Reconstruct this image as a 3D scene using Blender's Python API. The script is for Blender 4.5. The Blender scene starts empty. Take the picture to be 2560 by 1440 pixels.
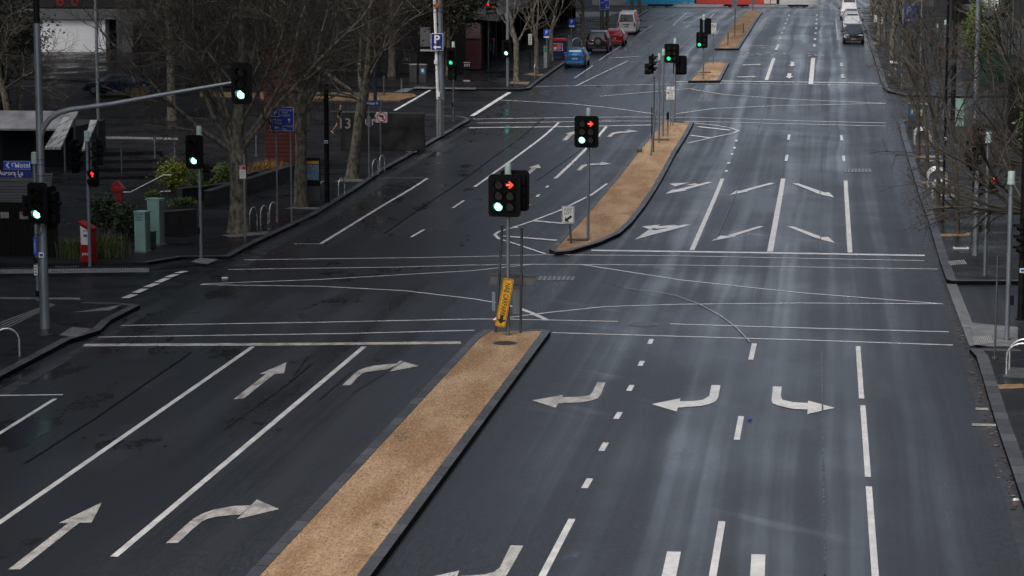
import bpy, bmesh, math, random
from mathutils import Vector, Matrix
R = math.radians
C = bpy.context.scene.collection
rnd = random.Random(7)

# ------------------------------------------------------------------ camera model
FPX, CAMZ = 6000.0, 12.0
TH = math.atan(837 / FPX)
PSI = math.atan(795 / math.sqrt(FPX * FPX + 837 * 837))
RT = Vector((math.cos(PSI), math.sin(PSI), 0))
HF = Vector((-math.sin(PSI), math.cos(PSI), 0))
FW = HF * math.cos(TH) - Vector((0, 0, 1)) * math.sin(TH)
UP = HF * math.sin(TH) + Vector((0, 0, 1)) * math.cos(TH)
CAM = Vector((0, 0, CAMZ))

PR = [(-400, 0), (118, 0), (146, .55), (180, 2.45), (220, 3.95), (265, 4.8), (305, 4.9), (340, 4.5), (420, 3.6), (900, 0)]
def _slopes():
    d = [(PR[i + 1][1] - PR[i][1]) / (PR[i + 1][0] - PR[i][0]) for i in range(len(PR) - 1)]
    m = [d[0]]
    for i in range(1, len(d)):
        m.append(0 if d[i - 1] * d[i] <= 0 else 2 * d[i - 1] * d[i] / (d[i - 1] + d[i]))
    m.append(d[-1]); return m
PM = _slopes()
def prof(y):
    if y <= PR[0][0]: return PR[0][1]
    if y >= PR[-1][0]: return PR[-1][1]
    for i in range(len(PR) - 1):
        if y <= PR[i + 1][0]:
            x0, y0 = PR[i]; x1, y1 = PR[i + 1]; h = x1 - x0; t = (y - x0) / h
            return ((1 + 2 * t) * (1 - t) ** 2 * y0 + t * (1 - t) ** 2 * h * PM[i] + t * t * (3 - 2 * t) * y1 + t * t * (t - 1) * h * PM[i + 1])

def rayd(px, py):
    return (RT * ((px - 1280) / FPX) + UP * ((720 - py) / FPX) + FW)
def P(px, py, h=0.0):
    """the point of the street surface (raised by h) that the photograph shows there"""
    d = rayd(px, py)
    t, step = 20.0, 2.0
    def g(t):
        p = CAM + d * t
        return p.z - prof(p.y) - h
    while g(t + step) > 0 and t < 900: t += step
    a, b = t, t + step
    for _ in range(40):
        m = (a + b) / 2
        if g(m) > 0: a = m
        else: b = m
    return CAM + d * a
def hgt(b, py):
    """height over point b at which a vertical line reaches image row py"""
    k = (720 - py) / FPX
    v = b - CAM
    return (k * v.dot(FW) - v.dot(UP)) / (UP.z - k * FW.z)
def scl(b): return FPX / (b - CAM).dot(FW)
def atY(px, py, Y):
    d = rayd(px, py); return CAM + d * (Y / d.y)
def atX(px, py, X):
    d = rayd(px, py); return CAM + d * (X / d.x)

cam_d = bpy.data.cameras.new('camera'); cam = bpy.data.objects.new('camera', cam_d); C.objects.link(cam)
cam.matrix_world = Matrix(((RT.x, UP.x, -FW.x, CAM.x), (RT.y, UP.y, -FW.y, CAM.y), (RT.z, UP.z, -FW.z, CAM.z), (0, 0, 0, 1)))
cam_d.sensor_width = 36; cam_d.lens = FPX / 2560 * 36; cam_d.clip_end = 3000; cam_d.clip_start = .5
bpy.context.scene.camera = cam

# ------------------------------------------------------------------ materials
MATS = {}
def N(nt, t, **kw):
    n = nt.nodes.new(t)
    for k, v in kw.items(): setattr(n, k, v)
    return n
def M(name, col, rough=.55, metal=0.0, var=.18, scale=6.0, bump=0.0, emit=None, es=0.0, spec=.5, stretch=(1, 1, 1), detail=4, wet=0.0, coat=0.0):
    """painted / metal / stone surface with procedural mottling of colour and gloss"""
    if name in MATS: return MATS[name]
    m = bpy.data.materials.new(name); m.use_nodes = True; nt = m.node_tree
    b = nt.nodes['Principled BSDF']; b.inputs['Metallic'].default_value = metal
    b.inputs['Specular IOR Level'].default_value = spec
    b.inputs['Coat Weight'].default_value = coat; b.inputs['Coat Roughness'].default_value = .05
    tc = N(nt, 'ShaderNodeTexCoord'); mp = N(nt, 'ShaderNodeMapping'); mp.inputs['Scale'].default_value = stretch
    nt.links.new(tc.outputs['Object'], mp.inputs['Vector'])
    nz = N(nt, 'ShaderNodeTexNoise'); nz.inputs['Scale'].default_value = scale; nz.inputs['Detail'].default_value = detail
    nt.links.new(mp.outputs['Vector'], nz.inputs['Vector'])
    mr = N(nt, 'ShaderNodeMapRange'); mr.inputs[1].default_value = .3; mr.inputs[2].default_value = .7
    mr.inputs[3].default_value = 1 - var; mr.inputs[4].default_value = 1 + var
    nt.links.new(nz.outputs['Fac'], mr.inputs[0])
    mx = N(nt, 'ShaderNodeVectorMath', operation='SCALE'); mx.inputs[0].default_value = col[:3]
    nt.links.new(mr.outputs[0], mx.inputs['Scale']); nt.links.new(mx.outputs[0], b.inputs['Base Color'])
    r2 = N(nt, 'ShaderNodeMapRange'); r2.inputs[3].default_value = max(.03, rough - .12 - wet); r2.inputs[4].default_value = min(1, rough + .12)
    r2.inputs[1].default_value = .3; r2.inputs[2].default_value = .7
    nt.links.new(nz.outputs['Fac'], r2.inputs[0]); nt.links.new(r2.outputs[0], b.inputs['Roughness'])
    if bump:
        bp = N(nt, 'ShaderNodeBump'); bp.inputs['Strength'].default_value = bump; bp.inputs['Distance'].default_value = .02
        n2 = N(nt, 'ShaderNodeTexNoise'); n2.inputs['Scale'].default_value = scale * 5; n2.inputs['Detail'].default_value = 3
        nt.links.new(mp.outputs['Vector'], n2.inputs['Vector'])
        nt.links.new(n2.outputs['Fac'], bp.inputs['Height']); nt.links.new(bp.outputs[0], b.inputs['Normal'])
    if emit:
        b.inputs['Emission Color'].default_value = (*emit, 1); b.inputs['Emission Strength'].default_value = es
    MATS[name] = m; return m

def ramp(nt, src, a, b, lo, hi):
    r = N(nt, 'ShaderNodeMapRange'); r.interpolation_type = 'SMOOTHSTEP'
    r.inputs[1].default_value = a; r.inputs[2].default_value = b; r.inputs[3].default_value = lo; r.inputs[4].default_value = hi
    nt.links.new(src, r.inputs[0]); return r.outputs[0]
def noise(nt, vec, scale, detail=4, sc=(1, 1, 1), loc=(0, 0, 0), rough=.55):
    mp = N(nt, 'ShaderNodeMapping'); mp.inputs['Scale'].default_value = sc; mp.inputs['Location'].default_value = loc
    nt.links.new(vec, mp.inputs['Vector'])
    n = N(nt, 'ShaderNodeTexNoise'); n.inputs['Scale'].default_value = scale; n.inputs['Detail'].default_value = detail
    n.inputs['Roughness'].default_value = rough
    nt.links.new(mp.outputs[0], n.inputs['Vector']); return n.outputs['Fac']
def math_(nt, op, a, b=None, clamp=False):
    n = N(nt, 'ShaderNodeMath', operation=op); n.use_clamp = clamp
    for i, x in enumerate((a, b)):
        if x is None: continue
        if isinstance(x, (int, float)): n.inputs[i].default_value = x
        else: nt.links.new(x, n.inputs[i])
    return n.outputs[0]
def mixc(nt, f, a, b):
    n = N(nt, 'ShaderNodeMix', data_type='RGBA')
    for i, x in ((0, f), (6, a), (7, b)):
        if isinstance(x, (int, float)): n.inputs[i].default_value = x
        elif isinstance(x, tuple): n.inputs[i].default_value = (*x[:3], 1)
        else: nt.links.new(x, n.inputs[i])
    return n.outputs[2]

def asphalt():
    m = bpy.data.materials.new('wet_asphalt'); m.use_nodes = True; nt = m.node_tree; b = nt.nodes['Principled BSDF']
    g = N(nt, 'ShaderNodeNewGeometry'); pos = g.outputs['Position']
    sep = N(nt, 'ShaderNodeSeparateXYZ'); nt.links.new(pos, sep.inputs[0])
    speck = noise(nt, pos, 22, 3)
    speck2 = noise(nt, pos, 1, 6, (9, 3.5, 1), (0, 0, 0), .75)
    patch = noise(nt, pos, 1, 5, (.11, .035, 1))
    warp = noise(nt, pos, 1, 2, (.3, .03, 1), (5, 1, 0))
    comb = N(nt, 'ShaderNodeCombineXYZ'); nt.links.new(math_(nt, 'ADD', sep.outputs['X'], math_(nt, 'MULTIPLY', warp, .9)), comb.inputs[0]); nt.links.new(sep.outputs['Y'], comb.inputs[1])
    lanes = noise(nt, comb.outputs[0], 1, 3, (1.05, .007, 1), (3.1, 0, 0), .5)
    smear = noise(nt, comb.outputs[0], 1, 4, (.20, .10, 1), (8.1, 3, 0), .55)
    rot = N(nt, 'ShaderNodeMapping'); rot.inputs['Rotation'].default_value = (0, 0, R(-52)); nt.links.new(pos, rot.inputs['Vector'])
    wind = noise(nt, rot.outputs[0], 1, 3, (.55, .10, 1), (2, 7, 0), .55)
    track = math_(nt, 'SUBTRACT', math_(nt, 'ADD', math_(nt, 'MULTIPLY', lanes, .66), math_(nt, 'MULTIPLY', smear, .34)), ramp(nt, wind, .60, .74, 0, .07))
    wetn = noise(nt, pos, 1, 6, (.16, .045, 1), (9.7, 2.2, 0), .62)
    spots = noise(nt, pos, 1, 7, (.42, .16, 1), (1.7, 8.2, 0), .7)
    # left of the median stays wetter
    side = ramp(nt, sep.outputs['X'], -22, -9, .16, 0.0)
    wet = ramp(nt, math_(nt, 'ADD', wetn, side), .50, .68, 0, 1)
    drip = ramp(nt, math_(nt, 'ADD', spots, math_(nt, 'MULTIPLY', side, .7)), .55, .74, 0, .8)
    wet2 = math_(nt, 'MAXIMUM', wet, drip)
    grain = noise(nt, pos, 1, 2, (22, 7, 1), (0, 0, 0), .8)
    c = mixc(nt, ramp(nt, math_(nt, 'ADD', math_(nt, 'MULTIPLY', speck2, .5), math_(nt, 'MULTIPLY', grain, .5)), .38, .62, 0, 1), (.007, .0078, .0095), (.034, .036, .0415))
    c = mixc(nt, ramp(nt, patch, .35, .65, 0, .6), c, (.028, .030, .0345))
    c = mixc(nt, math_(nt, 'MULTIPLY', wet2, .75), c, (.014, .015, .018))
    c = mixc(nt, ramp(nt, noise(nt, pos, 40, 1), .70, .78, 0, .5), c, (.12, .12, .13))
    nt.links.new(c, b.inputs['Base Color'])
    r = ramp(nt, track, .33, .60, .21, .49)
    rm = N(nt, 'ShaderNodeMix'); nt.links.new(wet2, rm.inputs[0]); nt.links.new(r, rm.inputs[2]); rm.inputs[3].default_value = .36
    # standing water only in the gutter lanes on the left
    pud = ramp(nt, math_(nt, 'ADD', spots, math_(nt, 'MULTIPLY', side, .9)), .66, .74, 0, 1)
    rm2 = N(nt, 'ShaderNodeMix'); nt.links.new(pud, rm2.inputs[0]); nt.links.new(rm.outputs[0], rm2.inputs[2]); rm2.inputs[3].default_value = .16
    nt.links.new(rm2.outputs[0], b.inputs['Roughness'])
    bp = N(nt, 'ShaderNodeBump'); bp.inputs['Distance'].default_value = .006
    nt.links.new(math_(nt, 'SUBTRACT', .38, math_(nt, 'MULTIPLY', wet2, .28)), bp.inputs['Strength'])
    nt.links.new(speck, bp.inputs['Height']); nt.links.new(bp.outputs[0], b.inputs['Normal'])
    b.inputs['Specular IOR Level'].default_value = .5
    return m
def paving(name='bluestone_paving', ca=(.009, .0095, .011), cb=(.026, .027, .029), scale=1.0, rough=.30):
    m = bpy.data.materials.new(name); m.use_nodes = True; nt = m.node_tree; b = nt.nodes['Principled BSDF']
    g = N(nt, 'ShaderNodeNewGeometry'); pos = g.outputs['Position']
    br = N(nt, 'ShaderNodeTexBrick'); br.inputs['Scale'].default_value = scale
    br.inputs['Brick Width'].default_value = .9; br.inputs['Row Height'].default_value = .45; br.inputs['Mortar Size'].default_value = .012
    br.inputs['Color1'].default_value = (0, 0, 0, 1); br.inputs['Color2'].default_value = (1, 1, 1, 1); br.inputs['Mortar'].default_value = (.5, .5, .5, 1)
    nt.links.new(pos, br.inputs['Vector'])
    n1 = noise(nt, pos, 1, 5, (.3, .3, 1)); n2 = noise(nt, pos, 14, 4)
    f = math_(nt, 'ADD', math_(nt, 'MULTIPLY', br.outputs['Color'], .45), math_(nt, 'MULTIPLY', n1, .55))
    c = mixc(nt, f, ca, cb); c = mixc(nt, math_(nt, 'MULTIPLY', br.outputs['Fac'], .8), c, (.01, .01, .011))
    nt.links.new(c, b.inputs['Base Color'])
    rr_ = math_(nt, 'ADD', ramp(nt, n1, .35, .65, rough - .13, rough + .22), math_(nt, 'MULTIPLY', br.outputs['Color'], .12))
    nt.links.new(rr_, b.inputs['Roughness'])
    bp = N(nt, 'ShaderNodeBump'); bp.inputs['Strength'].default_value = .25; bp.inputs['Distance'].default_value = .01
    nt.links.new(math_(nt, 'SUBTRACT', math_(nt, 'MULTIPLY', n2, .4), br.outputs['Fac']), bp.inputs['Height']); nt.links.new(bp.outputs[0], b.inputs['Normal'])
    b.inputs['Specular IOR Level'].default_value = .11
    return m
def kerbstone():
    m = bpy.data.materials.new('bluestone_kerb'); m.use_nodes = True; nt = m.node_tree; b = nt.nodes['Principled BSDF']
    g = N(nt, 'ShaderNodeNewGeometry'); pos = g.outputs['Position']
    sep = N(nt, 'ShaderNodeSeparateXYZ'); nt.links.new(pos, sep.inputs[0])
    fr = math_(nt, 'FRACT', math_(nt, 'DIVIDE', sep.outputs['Y'], .95))
    fl = math_(nt, 'FLOOR', math_(nt, 'DIVIDE', sep.outputs['Y'], .95))
    wn = N(nt, 'ShaderNodeTexWhiteNoise', noise_dimensions='1D'); nt.links.new(fl, wn.inputs['W'])
    joint = math_(nt, 'LESS_THAN', fr, .04)
    n = noise(nt, pos, 7, 5)
    f = math_(nt, 'ADD', math_(nt, 'MULTIPLY', wn.outputs[0], .6), math_(nt, 'MULTIPLY', n, .4))
    c = mixc(nt, f, (.028, .030, .034), (.105, .11, .12)); c = mixc(nt, joint, c, (.008, .008, .008))
    nt.links.new(c, b.inputs['Base Color']); nt.links.new(ramp(nt, n, .3, .7, .32, .6), b.inputs['Roughness'])
    bp = N(nt, 'ShaderNodeBump'); bp.inputs['Strength'].default_value = .3; bp.inputs['Distance'].default_value = .02
    nt.links.new(n, bp.inputs['Height']); nt.links.new(bp.outputs[0], b.inputs['Normal'])
    return m
def gravel():
    m = bpy.data.materials.new('ochre_gravel'); m.use_nodes = True; nt = m.node_tree; b = nt.nodes['Principled BSDF']
    g = N(nt, 'ShaderNodeNewGeometry'); pos = g.outputs['Position']
    n1 = noise(nt, pos, 1, 5, (.9, .22, 1)); n2 = noise(nt, pos, 1, 6, (17, 6, 1), (0, 0, 0), .8); n3 = noise(nt, pos, 30, 2)
    vo = N(nt, 'ShaderNodeTexVoronoi'); vo.inputs['Scale'].default_value = 1; vm = N(nt, 'ShaderNodeMapping'); vm.inputs['Scale'].default_value = (22, 8, 1); nt.links.new(pos, vm.inputs['Vector']); nt.links.new(vm.outputs[0], vo.inputs['Vector'])
    c = mixc(nt, ramp(nt, n1, .35, .68, 0, 1), (.36, .215, .115), (.58, .40, .25))
    c = mixc(nt, ramp(nt, n2, .34, .62, .8, 0), c, (.17, .10, .055))
    c = mixc(nt, math_(nt, 'MULTIPLY', ramp(nt, noise(nt, pos, 1, 5, (.55, .28, 1), (7, 3, 0), .65), .55, .66, 0, 1), ramp(nt, noise(nt, pos, 8, 4, rough=.8), .42, .6, 0, .85)), c, (.085, .065, .04))
    c = mixc(nt, ramp(nt, vo.outputs['Color'], .55, .95, 0, .45), c, (.52, .38, .25))
    c = mixc(nt, ramp(nt, noise(nt, pos, 1, 2, (15, 6, 1)), .66, .73, 0, .9), c, (.05, .035, .025))
    c = mixc(nt, ramp(nt, noise(nt, pos, 1, 4, (.5, .9, 1), (4, 1, 0)), .62, .75, 0, .55), c, (.13, .10, .05))
    nt.links.new(c, b.inputs['Base Color']); b.inputs['Roughness'].default_value = .9; b.inputs['Specular IOR Level'].default_value = .2
    bp = N(nt, 'ShaderNodeBump'); bp.inputs['Strength'].default_value = .8; bp.inputs['Distance'].default_value = .03
    nt.links.new(math_(nt, 'ADD', n2, math_(nt, 'MULTIPLY', n3, .5)), bp.inputs['Height']); nt.links.new(bp.outputs[0], b.inputs['Normal'])
    return m
def paintmat(name, lo, hi, worn):
    m = bpy.data.materials.new(name); m.use_nodes = True; nt = m.node_tree; b = nt.nodes['Principled BSDF']
    g = N(nt, 'ShaderNodeNewGeometry'); pos = g.outputs['Position']
    n1 = noise(nt, pos, 2.2, 6, (1, .6, 1), rough=.7); n2 = noise(nt, pos, 16, 4, rough=.75)
    c = mixc(nt, ramp(nt, n1, .3, .7, 0, 1), lo, hi)
    chips = ramp(nt, math_(nt, 'ADD', math_(nt, 'MULTIPLY', n2, .6), math_(nt, 'MULTIPLY', n1, .4)), worn, worn + .07, 0, .85)
    c = mixc(nt, chips, c, (.05, .053, .06))
    nt.links.new(c, b.inputs['Base Color']); nt.links.new(ramp(nt, n1, .3, .7, .32, .6), b.inputs['Roughness'])
    return m
ASPH = asphalt(); PAVE = paving(); KERB = kerbstone(); GRAV = gravel()
PAINT = paintmat('road_paint', (.50, .49, .475), (.76, .75, .73), .575)
WORN = paintmat('worn_road_paint', (.25, .225, .195), (.66, .64, .61), .54)
FAINT = paintmat('faint_road_paint', (.16, .16, .17), (.3, .3, .3), .53)
SEAM = M('tar_seam', (.012, .012, .014), .35, var=.2)
CONC = M('pale_concrete', (.16, .165, .17), .5, var=.3, scale=2.5, bump=.2)
GUT = M('gutter_concrete', (.03, .031, .035), .4, var=.45, scale=1.6, bump=.3)
LANE = M('side_lane_asphalt', (.016, .0175, .02), .42, var=.4, scale=.7, bump=.15, spec=.16)
FACE = M('shaded_kerb_face', (.014, .014, .015), .6, var=.5, scale=2, spec=.15)  # shade on the kerb side faces, painted in as a near-black colour
PSTEEL = M('pale_satin_steel', (.72, .73, .74), .28, .7, var=.06)
GALV = M('galvanised_steel', (.24, .27, .30), .42, .55, var=.12, scale=3, stretch=(1, 1, .3))
DSTEEL = M('weathered_grey_steel', (.10, .105, .11), .5, .4, var=.2, scale=4)
BLK = M('black_signal_plastic', (.004, .0043, .005), .55, var=.25, scale=5, spec=.12)
BLKP = M('black_painted_metal', (.007, .007, .008), .45, var=.25, scale=3, spec=.2)
PALEG = M('pale_green_plastic', (.36, .48, .45), .5, var=.1, scale=4)
WHITE = M('white_sheet_metal', (.72, .73, .73), .45, var=.08, scale=4)
CHROME = M('polished_steel', (.75, .75, .76), .18, 1.0, var=.05, scale=5)
BRUSH = M('brushed_steel', (.42, .43, .44), .34, .9, var=.12, scale=6, stretch=(1, 1, .1))
SBLUE = M('sign_blue', (.014, .065, .50), .42, var=.12, scale=3)
DBLUE = M('deep_sign_blue', (.010, .022, .17), .42, var=.12, scale=3)
YEL = M('sign_yellow', (.72, .36, .012), .5, var=.25, scale=7)
SRED = M('sign_red', (.55, .02, .018), .45, var=.12)
INK = M('sign_black', (.008, .008, .008), .5, var=.1)
GLS = M('dark_glass', (.012, .016, .02), .06, 0, var=.15, spec=.8)
CABG = M('cabinet_green', (.25, .42, .37), .5, var=.1, scale=2, bump=.05)
CABD = M('cabinet_green_dark', (.13, .17, .16), .55, var=.45, scale=3, stretch=(1, 1, .35))  # darker, streaked green for the side panel
RUB = M('tyre_rubber', (.012, .012, .012), .7, var=.2)
BARK = M('plane_tree_bark', (.135, .122, .095), .8, var=.75, scale=7, bump=.5, stretch=(1, 1, .5), spec=.2)
TWIG = M('bare_twigs', (.082, .072, .060), .8, var=.5, scale=1.2, spec=.1)
DTWIG = M('slender_branches', (.072, .064, .054), .8, var=.5, scale=1.2, spec=.1)
DEADL = M('dead_leaves', (.16, .045, .016), .75, var=.5, scale=9)
LEAFD = M('dark_leaves', (.03, .046, .018), .55, var=.55, scale=3)
LEAFG = M('green_leaves', (.10, .16, .03), .55, var=.5, scale=4)
LEAFY = M('yellow_green_leaves', (.22, .25, .03), .55, var=.55, scale=4)
STRAW = M('straw_grass', (.34, .19, .05), .7, var=.5, scale=4)
GRASSD = M('tussock_grass', (.085, .11, .03), .6, var=.5, scale=5)
LENSD = {'r': M('dark_red_lens', (.02, .004, .004), .2), 'a': M('dark_amber_lens', (.02, .012, .003), .2), 'g': M('dark_green_lens', (.004, .012, .010), .2)}
GRN = M('lit_green_lens', (.02, .1, .08), .3, emit=(.25, 1.0, .80), es=2.6, var=.05)
GRN2 = M('lit_deep_green_lens', (.01, .1, .05), .3, emit=(.02, .8, .32), es=.75, var=.05)
RED = M('lit_red_lens', (.1, .01, .01), .3, emit=(1.0, .035, .02), es=1.3, var=.05)
PINKC = M('lit_red_core', (.1, .01, .01), .3, emit=(1.0, .30, .2), es=.9, var=.05)

# ------------------------------------------------------------------ mesh builder
class MB:
    def __init__(s): s.v = []; s.f = []; s.m = []
    def add(s, vs, fs, mi=0, X=None):
        o = len(s.v)
        s.v += [tuple(X @ Vector(v)) if X else tuple(v) for v in vs]
        s.f += [tuple(i + o for i in f) for f in fs]; s.m += [mi] * len(fs); return s
    def box(s, c, d, mi=0, rz=0, top=None, X=None):
        x, y, z = d[0] / 2, d[1] / 2, d[2] / 2; tx, ty = top if top else (1, 1)
        vs = [(-x, -y, -z), (x, -y, -z), (x, y, -z), (-x, y, -z), (-x * tx, -y * ty, z), (x * tx, -y * ty, z), (x * tx, y * ty, z), (-x * tx, y * ty, z)]
        T = Matrix.Translation(c) @ Matrix.Rotation(rz, 4, 'Z')
        if X: T = X @ T
        return s.add(vs, [(0, 3, 2, 1), (4, 5, 6, 7), (0, 1, 5, 4), (1, 2, 6, 5), (2, 3, 7, 6), (3, 0, 4, 7)], mi, T)
    def tube(s, pts, rs, n=8, mi=0, caps=True):
        pts = [Vector(p) for p in pts]
        if isinstance(rs, (int, float)): rs = [rs] * len(pts)
        rings = []; u = None; o = len(s.v); k = len(pts)
        for i, p in enumerate(pts):
            t = (pts[min(i + 1, k - 1)] - pts[max(i - 1, 0)])
            if t.length < 1e-9: t = Vector((0, 0, 1))
            t.normalize()
            if u is None: u = t.orthogonal().normalized()
            else:
                u = u - t * u.dot(t)
                u = u.normalized() if u.length > 1e-6 else t.orthogonal().normalized()
            w = t.cross(u)
            for j in range(n):
                a = 2 * math.pi * j / n
                s.v.append(tuple(p + (u * math.cos(a) + w * math.sin(a)) * rs[i]))
        for i in range(k - 1):
            for j in range(n):
                a = o + i * n + j; b = o + i * n + (j + 1) % n
                s.f.append((a, b, b + n, a + n)); s.m.append(mi)
        if caps and n > 2:
            s.f.append(tuple(o + j for j in reversed(range(n)))); s.m.append(mi)
            s.f.append(tuple(o + (k - 1) * n + j for j in range(n))); s.m.append(mi)
        return s
    def cyl(s, c, r, h, n=16, mi=0, r2=None):
        c = Vector(c); return s.tube([c, c + Vector((0, 0, h))], [r, r if r2 is None else r2], n, mi)
    def ext(s, poly, y0, y1, mi=0, X=None):
        """outline in the x-z plane, extruded along y"""
        n = len(poly)
        vs = [(p[0], y0, p[1]) for p in poly] + [(p[0], y1, p[1]) for p in poly]
        ar = sum(poly[i][0] * poly[(i + 1) % n][1] - poly[(i + 1) % n][0] * poly[i][1] for i in range(n))
        fs = [tuple(range(n)), tuple(reversed(range(n, 2 * n)))] + [(i, i + n, (i + 1) % n + n, (i + 1) % n) for i in range(n)]
        if ar < 0: fs = [tuple(reversed(f)) for f in fs]
        return s.add(vs, fs, mi, X)
    def text(s, t, size, c, mi=0, bold=.0, X=None, depth=.004, sx=1.0):
        """raised lettering centred at c, facing -y"""
        key = (t, bold)
        if key not in _TX:
            cu = bpy.data.curves.new('t', 'FONT'); cu.body = t; cu.align_x = 'CENTER'; cu.align_y = 'CENTER'; cu.offset = bold; cu.extrude = 0; cu.resolution_u = 3
            ob = bpy.data.objects.new('t', cu); C.objects.link(ob)
            me = bpy.data.meshes.new_from_object(ob.evaluated_get(bpy.context.evaluated_depsgraph_get()))
            _TX[key] = ([tuple(v.co) for v in me.vertices], [tuple(p.vertices) for p in me.polygons])
            bpy.data.objects.remove(ob); bpy.data.curves.remove(cu); bpy.data.meshes.remove(me)
        vs, fs = _TX[key]
        return s.add([(c[0] + v[0] * size * sx, c[1] - depth, c[2] + v[1] * size) for v in vs], fs, mi, X)
    def build(s, name, mats, parent=None, bevel=0, smooth=None, loc=None):
        me = bpy.data.meshes.new(name); me.from_pydata(s.v, [], s.f)
        mats = mats if isinstance(mats, (list, tuple)) else [mats]
        for m in mats: me.materials.append(m)
        me.polygons.foreach_set('material_index', s.m)
        if smooth is not None:
            me.polygons.foreach_set('use_smooth', [True] * len(me.polygons)); me.set_sharp_from_angle(angle=R(smooth))
        me.update()
        o = bpy.data.objects.new(name, me); C.objects.link(o)
        if parent: o.parent = parent
        if loc is not None: o.location = loc
        if bevel:
            b = o.modifiers.new('bevel', 'BEVEL'); b.width = bevel; b.segments = 2; b.limit_method = 'ANGLE'; b.angle_limit = R(40)
        return o
_TX = {}
def rr(w, h, r, n=5, cx=0, cz=0):
    out = []
    for sx, sz, a0 in ((1, -1, -90), (1, 1, 0), (-1, 1, 90), (-1, -1, 180)):
        for i in range(n + 1):
            a = R(a0 + 90 * i / n)
            out.append((cx + sx * (w / 2 - r) + r * math.cos(a), cz + sz * (h / 2 - r) + r * math.sin(a)))
    return out
def thing(name, label, cat, loc=(0, 0, 0), rz=0, group=None):
    o = bpy.data.objects.new(name, None); C.objects.link(o); o.empty_display_size = .2
    o.location = loc; o.rotation_euler = (0, 0, rz); o['label'] = label; o['category'] = cat
    if group: o['group'] = group
    return o
def tag(o, label, cat, group=None):
    o['label'] = label; o['category'] = cat
    if group: o['group'] = group
    return o
def struct(o): o['kind'] = 'structure'; return o
def dup(root, loc, rz, label, group=None, scale=None):
    r = root.copy(); C.objects.link(r); r.location = loc; r.rotation_euler = (0, 0, rz); r['label'] = label
    if group: r['group'] = group
    if scale: r.scale = (scale,) * 3
    for ch in list(root.children):
        c = ch.copy(); C.objects.link(c); c.parent = r
        for g in list(ch.children):
            d = g.copy(); C.objects.link(d); d.parent = c
    return r
def sheet(name, poly, h, mat, step=3.0, skirt=0.0, parent=None):
    """flat outline (x, y) laid on the street profile, cut every few metres so that it follows it"""
    bm = bmesh.new()
    vs = [bm.verts.new((p[0], p[1], 0)) for p in poly]
    f = bm.faces.new(vs); f.normal_update()
    if f.normal.z < 0: bmesh.ops.reverse_faces(bm, faces=[f])
    ys = [p[1] for p in poly]; y = math.ceil(min(ys) / step) * step
    while y < max(ys):
        if y > 112: bmesh.ops.bisect_plane(bm, geom=bm.verts[:] + bm.edges[:] + bm.faces[:], plane_co=(0, y, 0), plane_no=(0, 1, 0))
        y += step
    bmesh.ops.triangulate(bm, faces=[f for f in bm.faces if len(f.verts) > 4])
    for v in bm.verts: v.co.z = prof(v.co.y) + h
    if skirt:
        e = [e for e in bm.edges if e.is_boundary]
        r = bmesh.ops.extrude_edge_only(bm, edges=e)
        for v in [g for g in r['geom'] if isinstance(g, bmesh.types.BMVert)]: v.co.z -= skirt
        bmesh.ops.recalc_face_normals(bm, faces=bm.faces[:])
    me = bpy.data.meshes.new(name); bm.to_mesh(me); bm.free(); me.materials.append(mat)
    o = bpy.data.objects.new(name, me); C.objects.link(o)
    if parent: o.parent = parent
    return o
def xy(pts, h=0): return [tuple(P(*p, h).xy) for p in pts]
def dens(pts, step=1.5):
    out = [Vector(pts[0])]
    for a, b in zip(pts[:-1], pts[1:]):
        a = Vector(a); b = Vector(b); n = max(1, math.ceil((b - a).length / step))
        out += [a.lerp(b, i / n) for i in range(1, n + 1)]
    return out
def offs(line, d, closed=False):
    n = len(line); out = []
    for i in range(n):
        a = line[(i - 1) % n] if closed or i > 0 else line[i]; c = line[(i + 1) % n] if closed or i < n - 1 else line[i]
        p = Vector(line[i]); t1 = (p - Vector(a)); t2 = (Vector(c) - p)
        t1 = t1.normalized() if t1.length > 1e-9 else t2.normalized(); t2 = t2.normalized() if t2.length > 1e-9 else t1
        nn = Vector((-t1.y - t2.y, t1.x + t2.x)); nn.normalize()
        k = max(.5, nn.dot(Vector((-t1.y, t1.x))))
        out.append(p + nn * (d / k))
    return out
def kerb(name, line, width, h, drop=.22, mat=None, closed=False):
    """kerb stones along a line; the stones lie to the left of its direction"""
    if closed: line = list(line) + [line[0]]
    l = dens(line); 
    if closed: l = l[:-1]
    a = l; b = offs(l, width, closed); mb = MB(); n = len(l)
    vs = []
    for p, q in zip(a, b):
        vs += [(p.x, p.y, prof(p.y) + h - drop), (p.x, p.y, prof(p.y) + h), (q.x, q.y, prof(q.y) + h), (q.x, q.y, prof(q.y) + h - .1)]
    fs = []
    for i in range(n if closed else n - 1):
        j = (i + 1) % n
        for k in range(3): fs.append((4 * i + k, 4 * j + k, 4 * j + k + 1, 4 * i + k + 1))
    if not closed: fs += [(0, 1, 2, 3), (4 * n - 1, 4 * n - 2, 4 * n - 3, 4 * n - 4)]
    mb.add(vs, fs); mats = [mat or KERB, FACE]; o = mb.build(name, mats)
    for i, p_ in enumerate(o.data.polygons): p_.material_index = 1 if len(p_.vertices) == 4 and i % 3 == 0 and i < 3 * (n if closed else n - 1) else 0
    bm = bmesh.new(); bm.from_mesh(o.data); bmesh.ops.recalc_face_normals(bm, faces=bm.faces[:])
    up = sum(f.normal.z for f in bm.faces)
    if up < 0: bmesh.ops.reverse_faces(bm, faces=bm.faces[:])
    bm.to_mesh(o.data); bm.free()
    return struct(o)
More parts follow.
